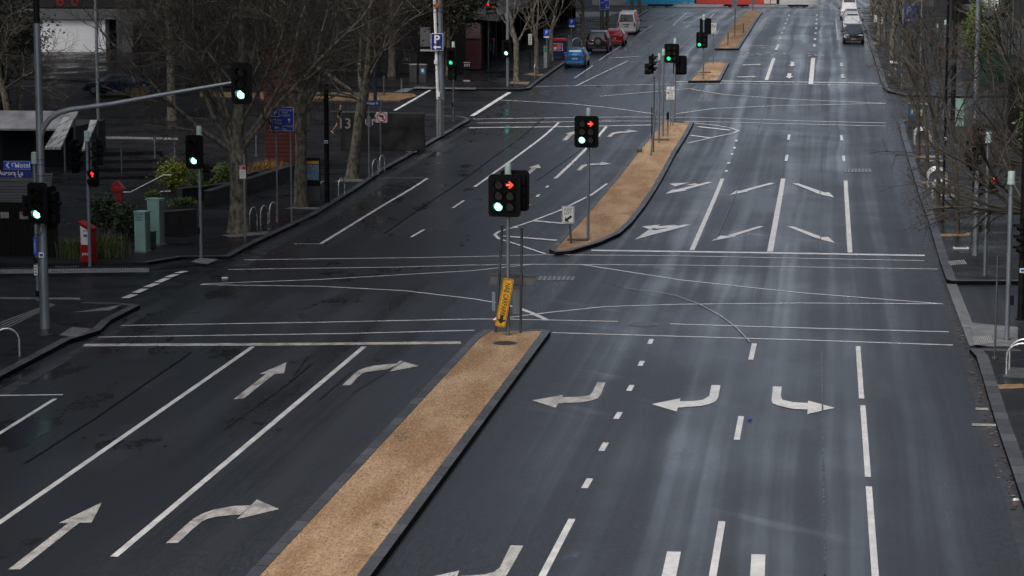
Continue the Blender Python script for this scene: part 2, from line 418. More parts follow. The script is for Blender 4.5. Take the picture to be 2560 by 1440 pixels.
# ================================================================== SETTING
ground = struct(MB().add([(-900, -60, -.6), (900, -60, -.6), (900, 1600, -.6), (-900, 1600, -.6)], [(0, 1, 2, 3)]).build('ground', LANE))
road = struct(sheet('road', [(-95, 20), (75, 20), (75, 560), (-95, 560)], 0, ASPH, step=2.0))

struct(sheet('village_street', xy([(1196, 292), (1180, 292), (980, 284), (830, 280), (600, 274), (-700, 262)]) + xy([(-700, 222), (500, 219), (1060, 221), (1300, 226), (1318, 224)]), .003, LANE))
struct(sheet('aurora_lane', xy([(580, 655), (520, 666), (380, 680), (-300, 690), (-500, 735), (0, 748), (210, 760), (300, 763), (362, 768)]), .003, LANE))
SHADESAND = M('tree_shaded_sand', (.17, .11, .06), .85, var=.4, scale=3, bump=.3, spec=.2)  # island sand with the tree shade put into its colour
# ---- medians
def median(pts, kh=.15, w=.26):
    pl = xy(pts, kh)
    ar = sum(pl[i][0] * pl[(i + 1) % len(pl)][1] - pl[(i + 1) % len(pl)][0] * pl[i][1] for i in range(len(pl)))
    if ar < 0: pl = pl[::-1]
    k = kerb('median_kerb', pl, w, kh, mat=KERB, closed=True)
    inner = offs(dens(pl + [pl[0]])[:-1], w - .01, True)
    g = struct(sheet('median_gravel', [tuple(p) for p in inner], kh - .015, GRAV))
    return g
median([(1212, 823), (1360, 823), (1376, 827), (925, 1440), (779, 1640), (421, 1640), (612, 1440), (1180, 843)])
median([(1373, 622), (1390, 630), (1425, 627), (1500, 605), (1550, 582), (1580, 555), (1613, 513), (1690, 380), (1735, 304), (1648, 303), (1587, 378), (1513, 468), (1463, 527)])
median([(1720, 202), (1800, 201), (1824, 155), (1760, 155)], w=.22)
median([(1786, 121), (1847, 121), (1880, 70), (1907, 30), (1892, 26), (1866, 26), (1857, 31)], w=.25)

# ---- footpaths
KA = [(-500, 1230), (0, 942), (175, 849), (250, 826), (277, 800), (350, 763)]
A = xy(KA, .13); A2 = xy([(300, 757), (210, 755), (120, 747), (0, 742), (-600, 735)], .13)
struct(sheet('footpath_left_near', A + A2, .13, PAVE, skirt=.4))
kerb('kerb_left_near', A + A2[:2], .3, .14)
KB = [(575, 641), (605, 624), (640, 606), (790, 535), (960, 423), (1015, 393), (1091, 348), (1152, 312), (1172, 302)]
B = xy(KB, .13); B2 = xy([(1176, 297), (1160, 291), (980, 281), (830, 277), (600, 270), (100, 262), (-700, 250)], .13)
B3 = xy([(-700, 668), (0, 661), (370, 656), (455, 642)], .13)
struct(sheet('footpath_left_middle', B + B2 + B3, .13, PAVE, skirt=.4))
kerb('kerb_left_middle', B3[2:] + B + B2[:4], .3, .14)
struct(sheet('footpath_ramp', xy([(-300, 672), (0, 664), (370, 659), (460, 646), (575, 642), (590, 650), (520, 662), (380, 676), (-300, 686)]), .02, LANE))
KC = [(1060, 218), (1200, 222), (1300, 223), (1326, 220), (1342, 206), (1408, 160), (1470, 120), (1530, 83), (1592, 44), (1622, 25)]
Cc = xy(KC, .13); C2 = [(-26, 352), (-60, 352), (-95, 330), (-95, 190)]
struct(sheet('footpath_left_far', Cc + C2 + xy([(500, 216)], .13), .13, PAVE, skirt=.4))
kerb('kerb_left_far', Cc, .3, .14)
KD = [(2424, 872), (2441, 890), (2488, 1049), (2554, 1244), (2760, 1760)]
D = xy(KD, .13)
struct(sheet('footpath_right_near', D[::-1] + xy([(2480, 866), (3300, 880)], .13) + xy([(3600, 1760)], .13), .13, PAVE, skirt=.4))
kerb('kerb_right_near', [D[0] + Vector((2.5, .2)) if False else (D[0][0] + 1.5, D[0][1] + .1)] + D, .35, .14)
KE = [(2300, 299), (2262, 299), (2246, 305), (2275, 410), (2320, 548), (2350, 652), (2366, 698), (2380, 703), (2480, 703), (2560, 703)]
E = xy(KE, .13)
struct(sheet('footpath_right_middle', E + xy([(3300, 705), (3000, 299)], .13), .13, PAVE, skirt=.4))
kerb('kerb_right_middle', E, .35, .14)
KF = [(2150, 38), (2156, 53), (2177, 120), (2208, 219), (2222, 228), (2262, 237), (2400, 240)]
F = xy(KF, .13)
struct(sheet('footpath_right_far', F + xy([(3200, 240)], .13) + [(75, 300), (75, 350), (F[0][0] + 2, 350)], .13, PAVE, skirt=.4))
kerb('kerb_right_far', F, .35, .14)
# driveway stones across the lane mouth on the right and pale ramps
struct(sheet('driveway_kerb', xy([(2366, 712), (2392, 712), (2452, 862), (2424, 868)]), .03, CONC))
struct(sheet('kerb_ramp', xy([(2424, 806), (2545, 818), (2545, 866), (2470, 866), (2440, 862)], .13), .134, CONC))
struct(sheet('kerb_ramp', xy([(210, 826), (262, 801), (250, 826), (165, 846), (68, 828), (120, 806)], .13), .134, LANE))
struct(sheet('footpath_patch', xy([(205, 778), (305, 762), (275, 776), (180, 781)], .13), .134, CONC))
struct(sheet('concrete_patch', xy([(1012, 378), (1032, 363), (1067, 362), (1040, 381)], .13), .134, CONC))
struct(sheet('concrete_patch', xy([(1040, 221), (1190, 224), (1190, 228), (1030, 226)]), .14, CONC))
struct(sheet('traffic_island', xy([(650, 248), (1000, 250), (1042, 240), (1035, 234), (990, 232), (650, 229)], .1), .1, SHADESAND, skirt=.3))
struct(sheet('traffic_island_nose', xy([(985, 232), (1028, 217), (1042, 218), (1018, 232)]), .05, CONC))

# gutters
gl = offs([Vector(p) for p in xy([(2240, 306), (2268, 410), (2312, 548), (2343, 660), (2372, 742), (2424, 878), (2490, 1052), (2558, 1250), (2760, 1765)])], -.05)
gr = xy([(2228, 306), (2247, 410), (2282, 560), (2310, 640), (2354, 762), (2398, 880), (2452, 1054), (2513, 1255), (2650, 1765)])
struct(sheet('gutter_right', [tuple(p) for p in gl] + gr[::-1], .005, GUT))
gl = xy([(575, 668), (640, 622), (800, 545), (960, 440), (1091, 364), (1172, 315)])
gr = xy([(1186, 317), (1130, 352), (985, 443), (835, 545), (690, 620), (615, 668)])
struct(sheet('gutter_left', gl + gr, .005, GUT))
gl = xy([(-400, 1215), (0, 975), (190, 872), (290, 822), (352, 782)]); gr = xy([(372, 782), (310, 825), (205, 882), (0, 1000), (-400, 1255)])
struct(sheet('gutter_left_near', gl + gr, .005, GUT))

# ---- markings: every painted stroke is a child of the road
_k = [0]
def mark(name, pts, w, mat=PAINT, h=None):
    _k[0] += 1; h = .006 + .00012 * _k[0]
    l = dens([Vector(P(*p).xy) for p in pts], 3.0)
    a = offs(l, w / 2); b = offs(l, -w / 2)
    return sheet(name, [tuple(p) for p in a] + [tuple(p) for p in reversed(b)], h, mat, step=1.0, parent=road)
def poly(name, polys, mat=PAINT, h=None):
    _k[0] += 4; h = .006 + .00012 * _k[0]
    mb = MB()
    for q in polys:
        p = [P(*c) for c in q]
        mb.add([(v.x, v.y, prof(v.y) + h) for v in p], [tuple(range(len(p)))])
        h += .0002
    o = mb.build(name, mat, road)
    bm = bmesh.new(); bm.from_mesh(o.data)
    bmesh.ops.triangulate(bm, faces=bm.faces[:])
    for f in bm.faces:
        f.normal_update()
        if f.normal.z < 0: f.normal_flip()
    bm.to_mesh(o.data); bm.free(); return o
def Z(ox, oy, k, pts): return [(ox + x / k, oy + y / k) for x, y in pts]

mark('lane_line', [(632, 867), (0, 1306), (-190, 1438)], .15)
mark('lane_line', [(910, 867), (285, 1392)], .16)
mark('parking_line', [(-200, 1208), (0, 1083), (138, 997)], .12); mark('parking_line', [(-150, 990), (0, 989), (158, 987)], .12)
mark('stop_line', [(210, 863), (700, 861), (1152, 857)], .48, WORN)
mark('crossing_line', [(245, 843), (870, 834), (1185, 826)], .13); mark('crossing_line', [(303, 814), (800, 806), (1180, 798), (1260, 798), (1545, 804)], .13)
mark('crossing_line', [(1675, 810), (2000, 820), (2372, 830)], .13); mark('crossing_line', [(1380, 832), (2000, 850), (2382, 863)], .13)
mark('turn_guide_line', [(500, 712), (800, 716), (1010, 727), (1180, 747), (1240, 757), (1293, 769)], .12)
mark('turn_guide_line', [(1293, 769), (1330, 783), (1365, 799)], .2)
mark('turn_guide_line', [(505, 710), (800, 699), (1180, 677), (1330, 661)], .11)
mark('crossing_line', [(610, 650), (1000, 645), (1180, 642), (1367, 637)], .12); mark('stop_line', [(1478, 626), (1900, 632), (2312, 639)], .42)
mark('crossing_line', [(1367, 637), (1700, 640), (2312, 652)], .12); mark('crossing_line', [(570, 674), (1000, 668), (1180, 663), (1330, 661), (1700, 663), (2345, 673)], .12)
mark('turn_guide_line', [(1450, 661), (1700, 700), (2000, 732), (2356, 760)], .12)
mark('turn_guide_line', [(1275, 794), (1367, 782), (1513, 767), (1700, 761), (2000, 758), (2356, 760)], .12)
for a, b in (((1629, 848), (1624, 860)), ((1606, 903), (1600, 915)), ((1580, 963), (1572, 978)), ((1550, 1031), (1540, 1048)), ((1515, 1107), (1503, 1128)), ((1475, 1197), (1461, 1221))):
    mark('lane_dash', [a, b], .15)
mark('lane_line', [(1430, 1298), (1330, 1490)], .15); mark('lane_dash', [(1886, 859), (1877, 900)], .15); mark('lane_dash', [(1853, 1041), (1842, 1100)], .15)
mark('lane_line', [(1805, 1304), (1775, 1480)], .15)
mark('lane_line', [(2145, 866), (2154, 997)], .14); mark('lane_line', [(2157, 1014), (2170, 1193)], .14); mark('lane_line', [(2172, 1217), (2191, 1480)], .14)
mark('arrow_shaft', [(1685, 1380), (1660, 1500)], .28); mark('arrow_shaft', [(1896, 1387), (1891, 1500)], .28)
k = 2560 / 720
poly('straight_arrow', [Z(0, 1230, k, [(72, 692), (180, 692), (712, 272), (612, 276)]), Z(0, 1230, k, [(520, 281), (907, 95), (815, 275)])], WORN)
poly('right_turn_arrow', [Z(0, 1230, k, [(1475, 458), (1580, 458), (1710, 335), (1795, 265), (1850, 240), (1920, 222), (2140, 203), (2230, 122), (2080, 128), (1900, 160), (1800, 195), (1720, 240), (1660, 290)]), Z(0, 1230, k, [(2283, 70), (2482, 156), (2105, 246)])], WORN)
k = 2560 / 520
poly('straight_arrow', [Z(560, 880, k, [(118, 584), (238, 580), (628, 270), (520, 272)]), Z(560, 880, k, [(430, 276), (768, 132), (740, 268)])], WORN)
poly('right_turn_arrow', [Z(560, 880, k, [(1452, 415), (1558, 412), (1640, 320), (1715, 262), (1760, 250), (2020, 215), (2150, 148), (1990, 156), (1850, 172), (1750, 195), (1660, 228), (1590, 285)]), Z(560, 880, k, [(2165, 110), (2402, 176), (2035, 246)])], WORN)
k = 3.2
poly('left_turn_arrow', [Z(1320, 930, k, [(555, 84), (620, 86), (585, 180), (560, 212), (520, 228), (430, 245), (235, 255), (270, 205), (420, 200), (490, 190), (515, 165)]), Z(1320, 930, k, [(35, 230), (280, 186), (220, 290)])], WORN)
poly('left_turn_arrow', [Z(1320, 930, k, [(1468, 108), (1540, 108), (1520, 210), (1500, 238), (1450, 260), (1380, 275), (1195, 288), (1210, 238), (1330, 235), (1400, 225), (1450, 195)]), Z(1320, 930, k, [(990, 260), (1220, 214), (1190, 320)])], PAINT)
poly('right_turn_arrow', [Z(1320, 930, k, [(1960, 118), (2030, 120), (2022, 200), (2035, 225), (2120, 245), (2240, 252), (2235, 303), (2120, 298), (2010, 275), (1960, 255), (1948, 235)]), Z(1320, 930, k, [(2240, 232), (2455, 290), (2235, 340)])], PAINT)
k = 2560 / 880
poly('left_turn_arrow', [Z(1060, 1280, k, [(630, 247), (722, 250), (640, 400), (590, 480), (450, 540), (250, 560), (200, 560), (150, 480), (440, 458), (510, 440), (550, 410)]), Z(1060, 1280, k, [(-150, 520), (258, 430), (180, 620)])], WORN)
# group of worn arrows and lines before the far stop line
mark('lane_line', [(1806, 447), (1730, 626)], .2); mark('lane_line', [(1958, 447), (1925, 630)], .24); mark('lane_line', [(2114, 452), (2125, 632)], .2)
k = 2560 / 520
def ZA(p): return Z(1640, 400, k, p)
poly('split_arrow', [ZA([(640, 272), (695, 278), (300, 385), (225, 372)]), ZA([(115, 420), (205, 366), (395, 374)]), ZA([(470, 291), (545, 303), (420, 312), (370, 310)]), ZA([(158, 294), (408, 281), (238, 326)])])
poly('left_slant_arrow', [ZA([(1405, 283), (1465, 290), (1110, 385), (1040, 380)]), ZA([(905, 436), (985, 380), (1155, 384)])])
poly('right_slant_arrow', [ZA([(1680, 290), (1750, 290), (2085, 405), (2015, 425)]), ZA([(2196, 465), (2128, 402), (1955, 403), (2040, 432)])])
poly('split_arrow', [[(1712, 562), (1728, 563), (1650, 583), (1632, 578)], [(1587, 600), (1622, 575), (1662, 579)], [(1685, 563), (1702, 567), (1640, 573), (1630, 568)], [(1604, 567), (1652, 562), (1626, 575)]])
poly('left_slant_arrow', [ZA([(1268, 818), (1332, 820), (960, 940), (880, 932)]), ZA([(680, 1000), (795, 935), (990, 943)])])
poly('right_slant_arrow', [ZA([(1615, 822), (1690, 820), (2060, 958), (1970, 965)]), ZA([(2200, 1024), (2120, 950), (1945, 955), (2050, 988)])])
for a, b in (((1842, 350), (1840, 354)), ((1837, 368), (1835, 372)), ((1831, 384), (1829, 388)), ((1823, 406), (1821, 410)), ((1817, 426), (1815, 430)), ((1973, 337), (1971, 350)), ((1968, 388), (1965, 403)), ((2103, 339), (2105, 352)), ((2109, 390), (2110, 404))):
    mark('lane_dash', [a, b], .16)
mark('edge_line', [(1735, 308), (1790, 314), (1825, 320), (1846, 327), (1835, 333), (1790, 342), (1717, 359)], .14)
mark('chevron_bar', [(1745, 317), (1825, 326)], .3); mark('chevron_bar', [(1727, 339), (1775, 345)], .3)
mark('crossing_line', [(1182, 298), (1560, 293), (1735, 294), (2050, 304), (2215, 308)], .14); mark('crossing_line', [(1192, 308), (1560, 303), (1735, 304), (2215, 316)], .14)
mark('stop_line', [(1172, 320), (1430, 317), (1632, 313)], .4, WORN)
mark('stop_line', [(1690, 205), (1722, 205)], .35); mark('stop_line', [(1803, 203), (2110, 207), (2195, 209)], .4); mark('crossing_line', [(1325, 217), (1560, 213), (1800, 209), (2210, 214)], .13)
mark('turn_guide_line', [(1242, 250), (1425, 260), (1525, 270), (1640, 286)], .13); mark('turn_guide_line', [(1730, 224), (1810, 237), (1985, 249), (2215, 259)], .13)
mark('turn_guide_line', [(1690, 285), (1785, 272), (1935, 265), (2215, 259)], .13); mark('turn_guide_line', [(1500, 241), (1620, 231), (1737, 221)], .12)
mark('lane_line', [(1397, 307), (1236, 432), (1186, 468)], .16); mark('lane_line', [(1516, 317), (1388, 447)], .18)
for a, b in (((1370, 465), (1365, 470)), ((1348, 487), (1342, 493)), ((1323, 512), (1316, 518))): mark('lane_dash', [a, b], .15)
k = 2560 / 520
def ZB(p): return Z(1220, 300, k, p)
poly('straight_arrow', [ZB([(438, 692), (492, 692), (602, 593), (548, 590)]), ZB([(493, 592), (622, 548), (652, 597)])], WORN)
poly('right_turn_arrow', [ZB([(1088, 626), (1142, 626), (1185, 580), (1260, 562), (1395, 552), (1395, 534), (1240, 543), (1150, 560)]), ZB([(1518, 543), (1392, 518), (1380, 562)])], WORN)
poly('straight_arrow', [ZB([(913, 255), (967, 256), (1042, 183), (985, 180)]), ZB([(952, 176), (1062, 143), (1075, 182)])], WORN)
poly('right_turn_arrow', [ZB([(1463, 212), (1517, 212), (1565, 170), (1715, 158), (1715, 138), (1580, 148), (1515, 165)]), ZB([(1852, 143), (1722, 124), (1705, 160)])], WORN)
mark('edge_line', [(1517, 460), (1480, 487), (1400, 527), (1330, 554), (1273, 573), (1247, 580), (1237, 588), (1247, 598), (1290, 611), (1363, 636)], .15)
mark('chevron_bar', [(1337, 553), (1412, 560)], .36); mark('chevron_bar', [(1257, 591), (1393, 602)], .36)
mark('parking_line', [(1068, 447), (960, 513), (803, 610)], .15); mark('parking_line', [(955, 446), (1070, 446)], .12, WORN); mark('parking_line', [(735, 611), (806, 611)], .12, WORN)
mark('lane_dash', [(1160, 502), (1132, 521)], .13); mark('lane_dash', [(1060, 575), (1028, 594)], .13)
mark('parking_line', [(1440, 216), (1570, 153)], .15, WORN); mark('parking_line', [(1436, 196), (1482, 165)], .13, WORN)
mark('parking_line', [(1593, 90), (1632, 63)], .14, WORN); mark('parking_line', [(1497, 152), (1565, 108)], .13, WORN)
for i in range(13):
    t = i / 12; x, y = 1604 + 78 * t, 127 - 62 * t; mark('lane_dash', [(x, y), (x + 2.2, y - 1.7)], .16, WORN)
for i in range(10):
    t = i / 9; x, y = 1703 + 43 * t, 118 - 42 * t; mark('lane_dash', [(x, y), (x + 1.8, y - 1.7)], .16, WORN)
mark('lane_line', [(1683, 65), (1717, 33)], .16); mark('lane_line', [(1775, 46), (1785, 35)], .16)
mark('far_line', [(1608, 33), (1715, 32)], .2, FAINT); mark('far_line', [(1800, 40), (1828, 40)], .2, WORN); mark('far_line', [(1788, 54), (1815, 54)], .2, WORN)
for a, b in (((1973, 37), (1972, 40)), ((1968, 48), (1967, 51)), ((1965, 58), (1963, 61)), ((1961, 68), (1960, 72)), ((1956, 81), (1954, 85)), ((1951, 94), (1950, 99)), ((2043, 37), (2043, 40)), ((2042, 48), (2042, 51)), ((2041, 58), (2041, 62)), ((2040, 69), (2040, 73)), ((2039, 82), (2039, 86)), ((2038, 96), (2037, 101)), ((2036, 112), (2036, 117))):
    mark('lane_dash', [a, b], .2)
mark('parking_line', [(2090, 48), (2091, 65), (2095, 101)], .13, WORN)
mark('lane_line', [(1935, 146), (1916, 201)], .26); mark('lane_line', [(2033, 146), (2027, 211)], .34)
k = 4.0
def ZC(p): return Z(1560, 0, k, p)
poly('straight_arrow', [ZC([(1668, 622), (1702, 622), (1700, 652), (1668, 652)]), ZC([(1648, 650), (1720, 650), (1680, 670)])])
poly('straight_arrow', [ZC([(1635, 738), (1674, 738), (1672, 768), (1632, 768)]), ZC([(1612, 766), (1694, 766), (1653, 788)])])
poly('straight_arrow', [ZC([(2160, 630), (2185, 630), (2188, 655), (2162, 655)]), ZC([(2145, 655), (2205, 655), (2178, 670)])], WORN)
poly('straight_arrow', [ZC([(2170, 745), (2198, 745), (2200, 772), (2172, 772)]), ZC([(2150, 772), (2220, 772), (2190, 790)])], WORN)
poly('right_turn_arrow', [ZC([(1185, 648), (1345, 644), (1345, 654), (1185, 658)]), ZC([(1340, 638), (1375, 648), (1340, 660)])], WORN)
poly('right_turn_arrow', [ZC([(1130, 768), (1290, 765), (1290, 776), (1130, 778)]), ZC([(1285, 758), (1325, 769), (1285, 782)])], WORN)
mark('crossing_line', [(1780, 145), (2000, 145), (2170, 147)], .12, FAINT)
for x, y in ((1870, 133), (1894, 134), (1880, 138), (1900, 138), (1922, 133), (1940, 134), (1960, 134), (1930, 138), (1950, 138), (2022, 135), (2036, 136), (2024, 140), (2040, 140), (2057, 139)):
    mark('crossing_dash', [(x - 4, y), (x + 4, y + .2)], .35)
for i in range(12): mark('crossing_dash', [(1524 + 6.5 * i, 147 - i * .4), (1528 + 6.5 * i, 146 - i * .4)], .4, WORN)
mark('box_line', [(1880, 115.5), (1920, 114)], .2); mark('box_line', [(1915, 110), (1948, 110)], .2, FAINT); mark('box_line', [(1946, 112), (1940, 126)], .22)
mark('give_way_line', [(987, 277), (1045, 244), (1092, 217)], .22); mark('give_way_line', [(1180, 291), (1274, 232)], .32)
for a, b in (((312, 747.5), (336, 738)), ((339, 734), (363, 724)), ((367, 720), (391, 711)), ((394, 708), (418, 698)), ((419, 695.5), (440, 688)), ((443, 685), (463, 680))): mark('give_way_dash', [a, b], .3)
mark('tar_seam', [(1357, 296), (1230, 395), (1080, 500), (960, 585)], .09, SEAM); mark('tar_seam', [(1452, 374), (1340, 452)], .05, SEAM)
mark('tar_seam', [(480, 880), (240, 1045), (60, 1160)], .06, SEAM); mark('tar_seam', [(780, 910), (720, 960), (560, 1075)], .04, SEAM); mark('tar_seam', [(2054, 880), (2057, 1100), (2062, 1440)], .04, SEAM)
mark('tar_seam', [(1930, 212), (1897, 320), (1872, 400), (1790, 600)], .035, SEAM); mark('tar_seam', [(2053, 306), (2050, 460), (2052, 630)], .04, SEAM)
mark('old_line', [(1560, 722), (1640, 731), (1690, 741), (1750, 763), (1800, 790), (1840, 820), (1874, 856)], .035, WORN)
for q in ([(640, 985), (765, 985)], [(735, 940), (770, 893)], [(735, 962), (862, 961)], [(590, 882), (690, 890)], [(800, 1000), (880, 930)], [(880, 985), (1010, 905)], [(300, 900), (470, 915)], [(600, 585), (760, 590)], [(700, 560), (1000, 575)], [(1500, 700), (1640, 745)]): mark('tar_seam', q, .03, SEAM)

# tactile paving: slats of pale ribs on the footpath surfaces
def tactile(q, n, h=.137, frac=.5):
    a, b, c, d = [P(*p, .13) for p in q]; mb = MB()
    for i in range(n):
        t0 = (i + .5 - frac / 2) / n; t1 = (i + .5 + frac / 2) / n
        vs = [a.lerp(b, t0), a.lerp(b, t1), d.lerp(c, t1), d.lerp(c, t0)]
        mb.add([(v.x, v.y, prof(v.y) + h + .006) for v in vs], [(0, 1, 2, 3)])
    return struct(mb.build('tactile_paving', TACT))
TACT = M('tactile_ribs', (.34, .34, .33), .45, var=.25, scale=5)
tactile([(-60, 686), (373, 681), (373, 670), (-60, 675)], 106); tactile([(0, 748), (202, 750), (200, 745), (0, 744)], 50)
tactile([(147, 839), (190, 843), (229, 823), (180, 818)], 11); tactile([(477, 655), (517, 661), (546, 649), (500, 645)], 10)
tactile([(2377, 664), (2418, 660), (2411, 650), (2367, 653)], 8); tactile([(2437, 863), (2484, 858), (2477, 838), (2430, 842)], 10)
tactile([(250, 347), (445, 350), (445, 345), (250, 341)], 60); tactile([(248, 440), (332, 439), (332, 435), (248, 436)], 30)
for j in range(4): tactile([(-20 + j * 3, 817 + j * 6), (-20 + j * 3, 815 + j * 6), (128 + j * 3, 759 + j), (128 + j * 3, 760 + j)], 1, frac=1)
# ================================================================== SIGNALS
def disc(r, n=18, cx=0, cz=0): return [(cx + r * math.cos(2 * math.pi * i / n), cz + r * math.sin(2 * math.pi * i / n)) for i in range(n)]
ARROWP = [(-.085, -.022), (.0, -.022), (-.03, -.075), (.005, -.075), (.085, 0), (.005, .075), (-.03, .075), (.0, .022), (-.085, .022)]
MANP = [(-.02, -.10), (-.012, -.02), (-.03, .03), (-.045, -.02), (-.058, -.015), (-.04, .06), (-.02, .075), (-.028, .105), (0, .13), (.028, .105), (.02, .075), (.04, .06), (.058, -.015), (.045, -.02), (.03, .03), (.022, -.02), (.03, -.10), (.008, -.10), (0, -.03), (-.004, -.10)]
def head(parent, c, rz=0, cols=1, rows=3, lit=(), board=True, w=None, h=None, kinds='rag', ped=False, r=.128):
    """a signal head facing -y before turning by rz: backing board, housing, lenses under visors"""
    X = Matrix.Translation(c) @ Matrix.Rotation(rz, 4, 'Z')
    pit = .34
    W = w or (.36 * cols + .26 if board else .36 * cols); H = h or (pit * rows + .26 if board else pit * rows + .04)
    b = MB()
    if board: b.ext(rr(W, H, .13, 5), -.02, .02, 0, X)
    for i in range(cols):
        for j in range(rows):
            b.ext(rr(.33, .32, .05, 3, (i - (cols - 1) / 2) * .36, ((rows - 1) / 2 - j) * pit), -.05, .2, 0, X)
    hd = b.build('signal_head', BLK, parent, bevel=0)
    for i in range(cols):
        for j in range(rows):
            cx = (i - (cols - 1) / 2) * .36; cz = ((rows - 1) / 2 - j) * pit
            st = dict(lit).get((i, j)); k = kinds[j % 3]
            m = MB()
            if st in ('arrow',):
                m.ext(disc(r, 18, cx, cz), -.062, -.05, 0, X)
                m.ext([(x * 1.42 + cx, z * 1.42 + cz) for x, z in ARROWP], -.068, -.063, 1, X)
                m.ext([(x * 1.2 + cx, z * .6 + cz) for x, z in ARROWP[:1] + ARROWP[1:2] + [(0, .022), (-.085, .022)]], -.071, -.069, 2, X)
                m.build('lens', [LENSD['r'], RED, PINKC], hd)
            elif st == 'man':
                m.ext(disc(r + .01, 18, cx, cz), -.062, -.05, 0, X)
                m.ext([(x * 1.35 + cx, z * 1.15 + cz) for x, z in MANP], -.068, -.063, 1, X); m.build('lens', [LENSD['r'], RED], hd)
            else:
                m.ext(disc(r, 18, cx, cz), -.064, -.05, 0, X)
                m.build('lens', {'g': GRN, 'dg': GRN2, 'red': RED, None: LENSD[k]}[st], hd)
            v = MB(); n = 12; ro, ri = r + .026, r + .013          # visor: open half tube
            vs = []; fs = []
            for q in range(n + 1):
                a = R(-25 + 230 * q / n); ca, sa = math.cos(a), math.sin(a)
                dpt = .24 if 20 < -25 + 230 * q / n < 160 else .13
                vs += [(cx + ro * ca, -.05, cz + ro * sa), (cx + ro * ca, -.05 - dpt, cz + ro * sa), (cx + ri * ca, -.05 - dpt, cz + ri * sa), (cx + ri * ca, -.05, cz + ri * sa)]
            for q in range(n):
                for e in range(3): fs.append((4 * q + e, 4 * q + 4 + e, 4 * q + 5 + e, 4 * q + 1 + e))
            v.add(vs, fs, 0, X); v.build('visor', BLK, hd)
    return hd
def post(label, base, top_py, r=.057, cap=True, rr_=GALV, group='traffic signal posts', pitch=None, h=0.0, name='traffic_signal'):
    b = P(*base, h); H = hgt(b, top_py); t = thing(name, label, 'traffic light', b, 0, group)
    ch = .34 if cap else 0
    MB().tube([(0, 0, -.05), (0, 0, H - ch)], r, 16).build('pole', rr_, t, smooth=40)
    MB().cyl((0, 0, 0), r + .035, .03, 14).build('base_collar', DSTEEL, t, smooth=40)
    if cap:
        MB().tube([(0, 0, H - ch - .06), (0, 0, H - ch), (0, 0, H - ch + .01), (0, 0, H - .02), (0, 0, H)], [r + .055, r + .055, r + .04, r + .035, r + .02], 16).build('finial_cap', PALEG, t, smooth=40)
    t['H'] = H; return t, b, H, scl(b)
def bands(t, r, zs):
    for z in zs: MB().tube([(0, 0, z), (0, 0, z + .03)], r + .008, 14).build('clamp_band', DSTEEL, t, smooth=40)
def offx(b, px, py_at=None):
    """sideways metres from point b to image column px (same depth)"""
    return (px - (1280 + FPX * (b - CAM).dot(RT) / (b - CAM).dot(FW))) / scl(b)
F_AWAY = math.pi

# near median
t, b, H, s = post('signal post at the tip of the nearest median, red arrow over green light', (1270, 838), 408, .062, h=.13)
zc = hgt(b, 488); head(t, (offx(b, 1263), -.14, zc), R(-4), 2, 3, {(1, 0): 'arrow', (0, 2): 'g'}, w=1.02, h=1.33)
head(t, (offx(b, 1279) + .07, .22, hgt(b, 478)), F_AWAY, 2, 3, w=.92, h=1.28)
# second median
t, b, H, s = post('signal post near the front of the curved median, red arrow over green light', (1470, 596), 270, .062, h=.13)
head(t, (offx(b, 1466), -.14, hgt(b, 329)), R(-3), 2, 3, {(1, 0): 'arrow', (0, 2): 'g'}, w=1.02, h=1.33)
# posts at the far end of the curved median
t, b, H, s = post('grey post on the curved median carrying black heads turned sideways', (1647, 357), 134, .06, h=.13)
head(t, (-.42, 0, hgt(b, 160)), R(80), 1, 3, w=.5, h=1.2); head(t, (-.62, -.25, hgt(b, 172)), R(62), 1, 2, board=False)
t, b, H, s = post('slim capped post without heads between the sideways heads and the two-column head', (1657, 341), 122, .06, h=.13)
bands(t, .06, [H - .9])
t, b, H, s = post('post at the far end of the curved median with heads back to back', (1686, 299), 96, .06, h=.13)
head(t, (offx(b, 1678), -.15, hgt(b, 133)), R(-3), 2, 3, {(0, 2): 'dg'}, w=.98, h=1.25)
head(t, (offx(b, 1698), .2, hgt(b, 163)), F_AWAY, 2, 3, w=.9, h=1.25)
# third median
t, b, H, s = post('grey post on the small square median with a green light low on its head', (1758, 198), 36, .06, h=.13)
head(t, (offx(b, 1754), -.15, hgt(b, 100)), R(-3), 2, 3, {(0, 2): 'dg'}, w=.86, h=1.2)
head(t, (offx(b, 1762), .2, hgt(b, 66)), F_AWAY, 2, 3, w=.86, h=1.2)
# left side
t, b, H, s = post('signal post by the kerb left of the largest plane trunk showing green', (503, 643), 315, .062, h=.13)
head(t, (offx(b, 493) , -.14, hgt(b, 379)), R(-6), 1, 3, {(0, 2): 'g'}, w=.72, h=1.33); head(t, (.32, .1, hgt(b, 430)), R(100), 1, 2, board=False)
bands(t, .062, [1.7, 2.3, 2.7]); MB().box((-.06, -.05, 1.05), (.1, .14, .26)).build('push_button_box', BLKP, t, bevel=.015)
t, b, H, s = post('post in the side lane mouth with a red walking figure and dark sideways heads', (225, 667), 327, .065, h=.02)
head(t, (.24, -.12, hgt(b, 445)), R(-8), 1, 2, {(0, 0): 'man'}, board=False, ped=True)
head(t, (offx(b, 192), .1, hgt(b, 392)), R(70), 1, 3, w=.5, h=1.3); head(t, (offx(b, 249), .15, hgt(b, 380)), R(-75), 1, 3, w=.55, h=1.35)
bands(t, .065, [H - .8, H - 1.2, H - 1.9])
t, b, H, s = post('dark signal post behind the tall parking pole with a small green light', (1134, 303), 104, .06, rr_=DSTEEL, h=.13)
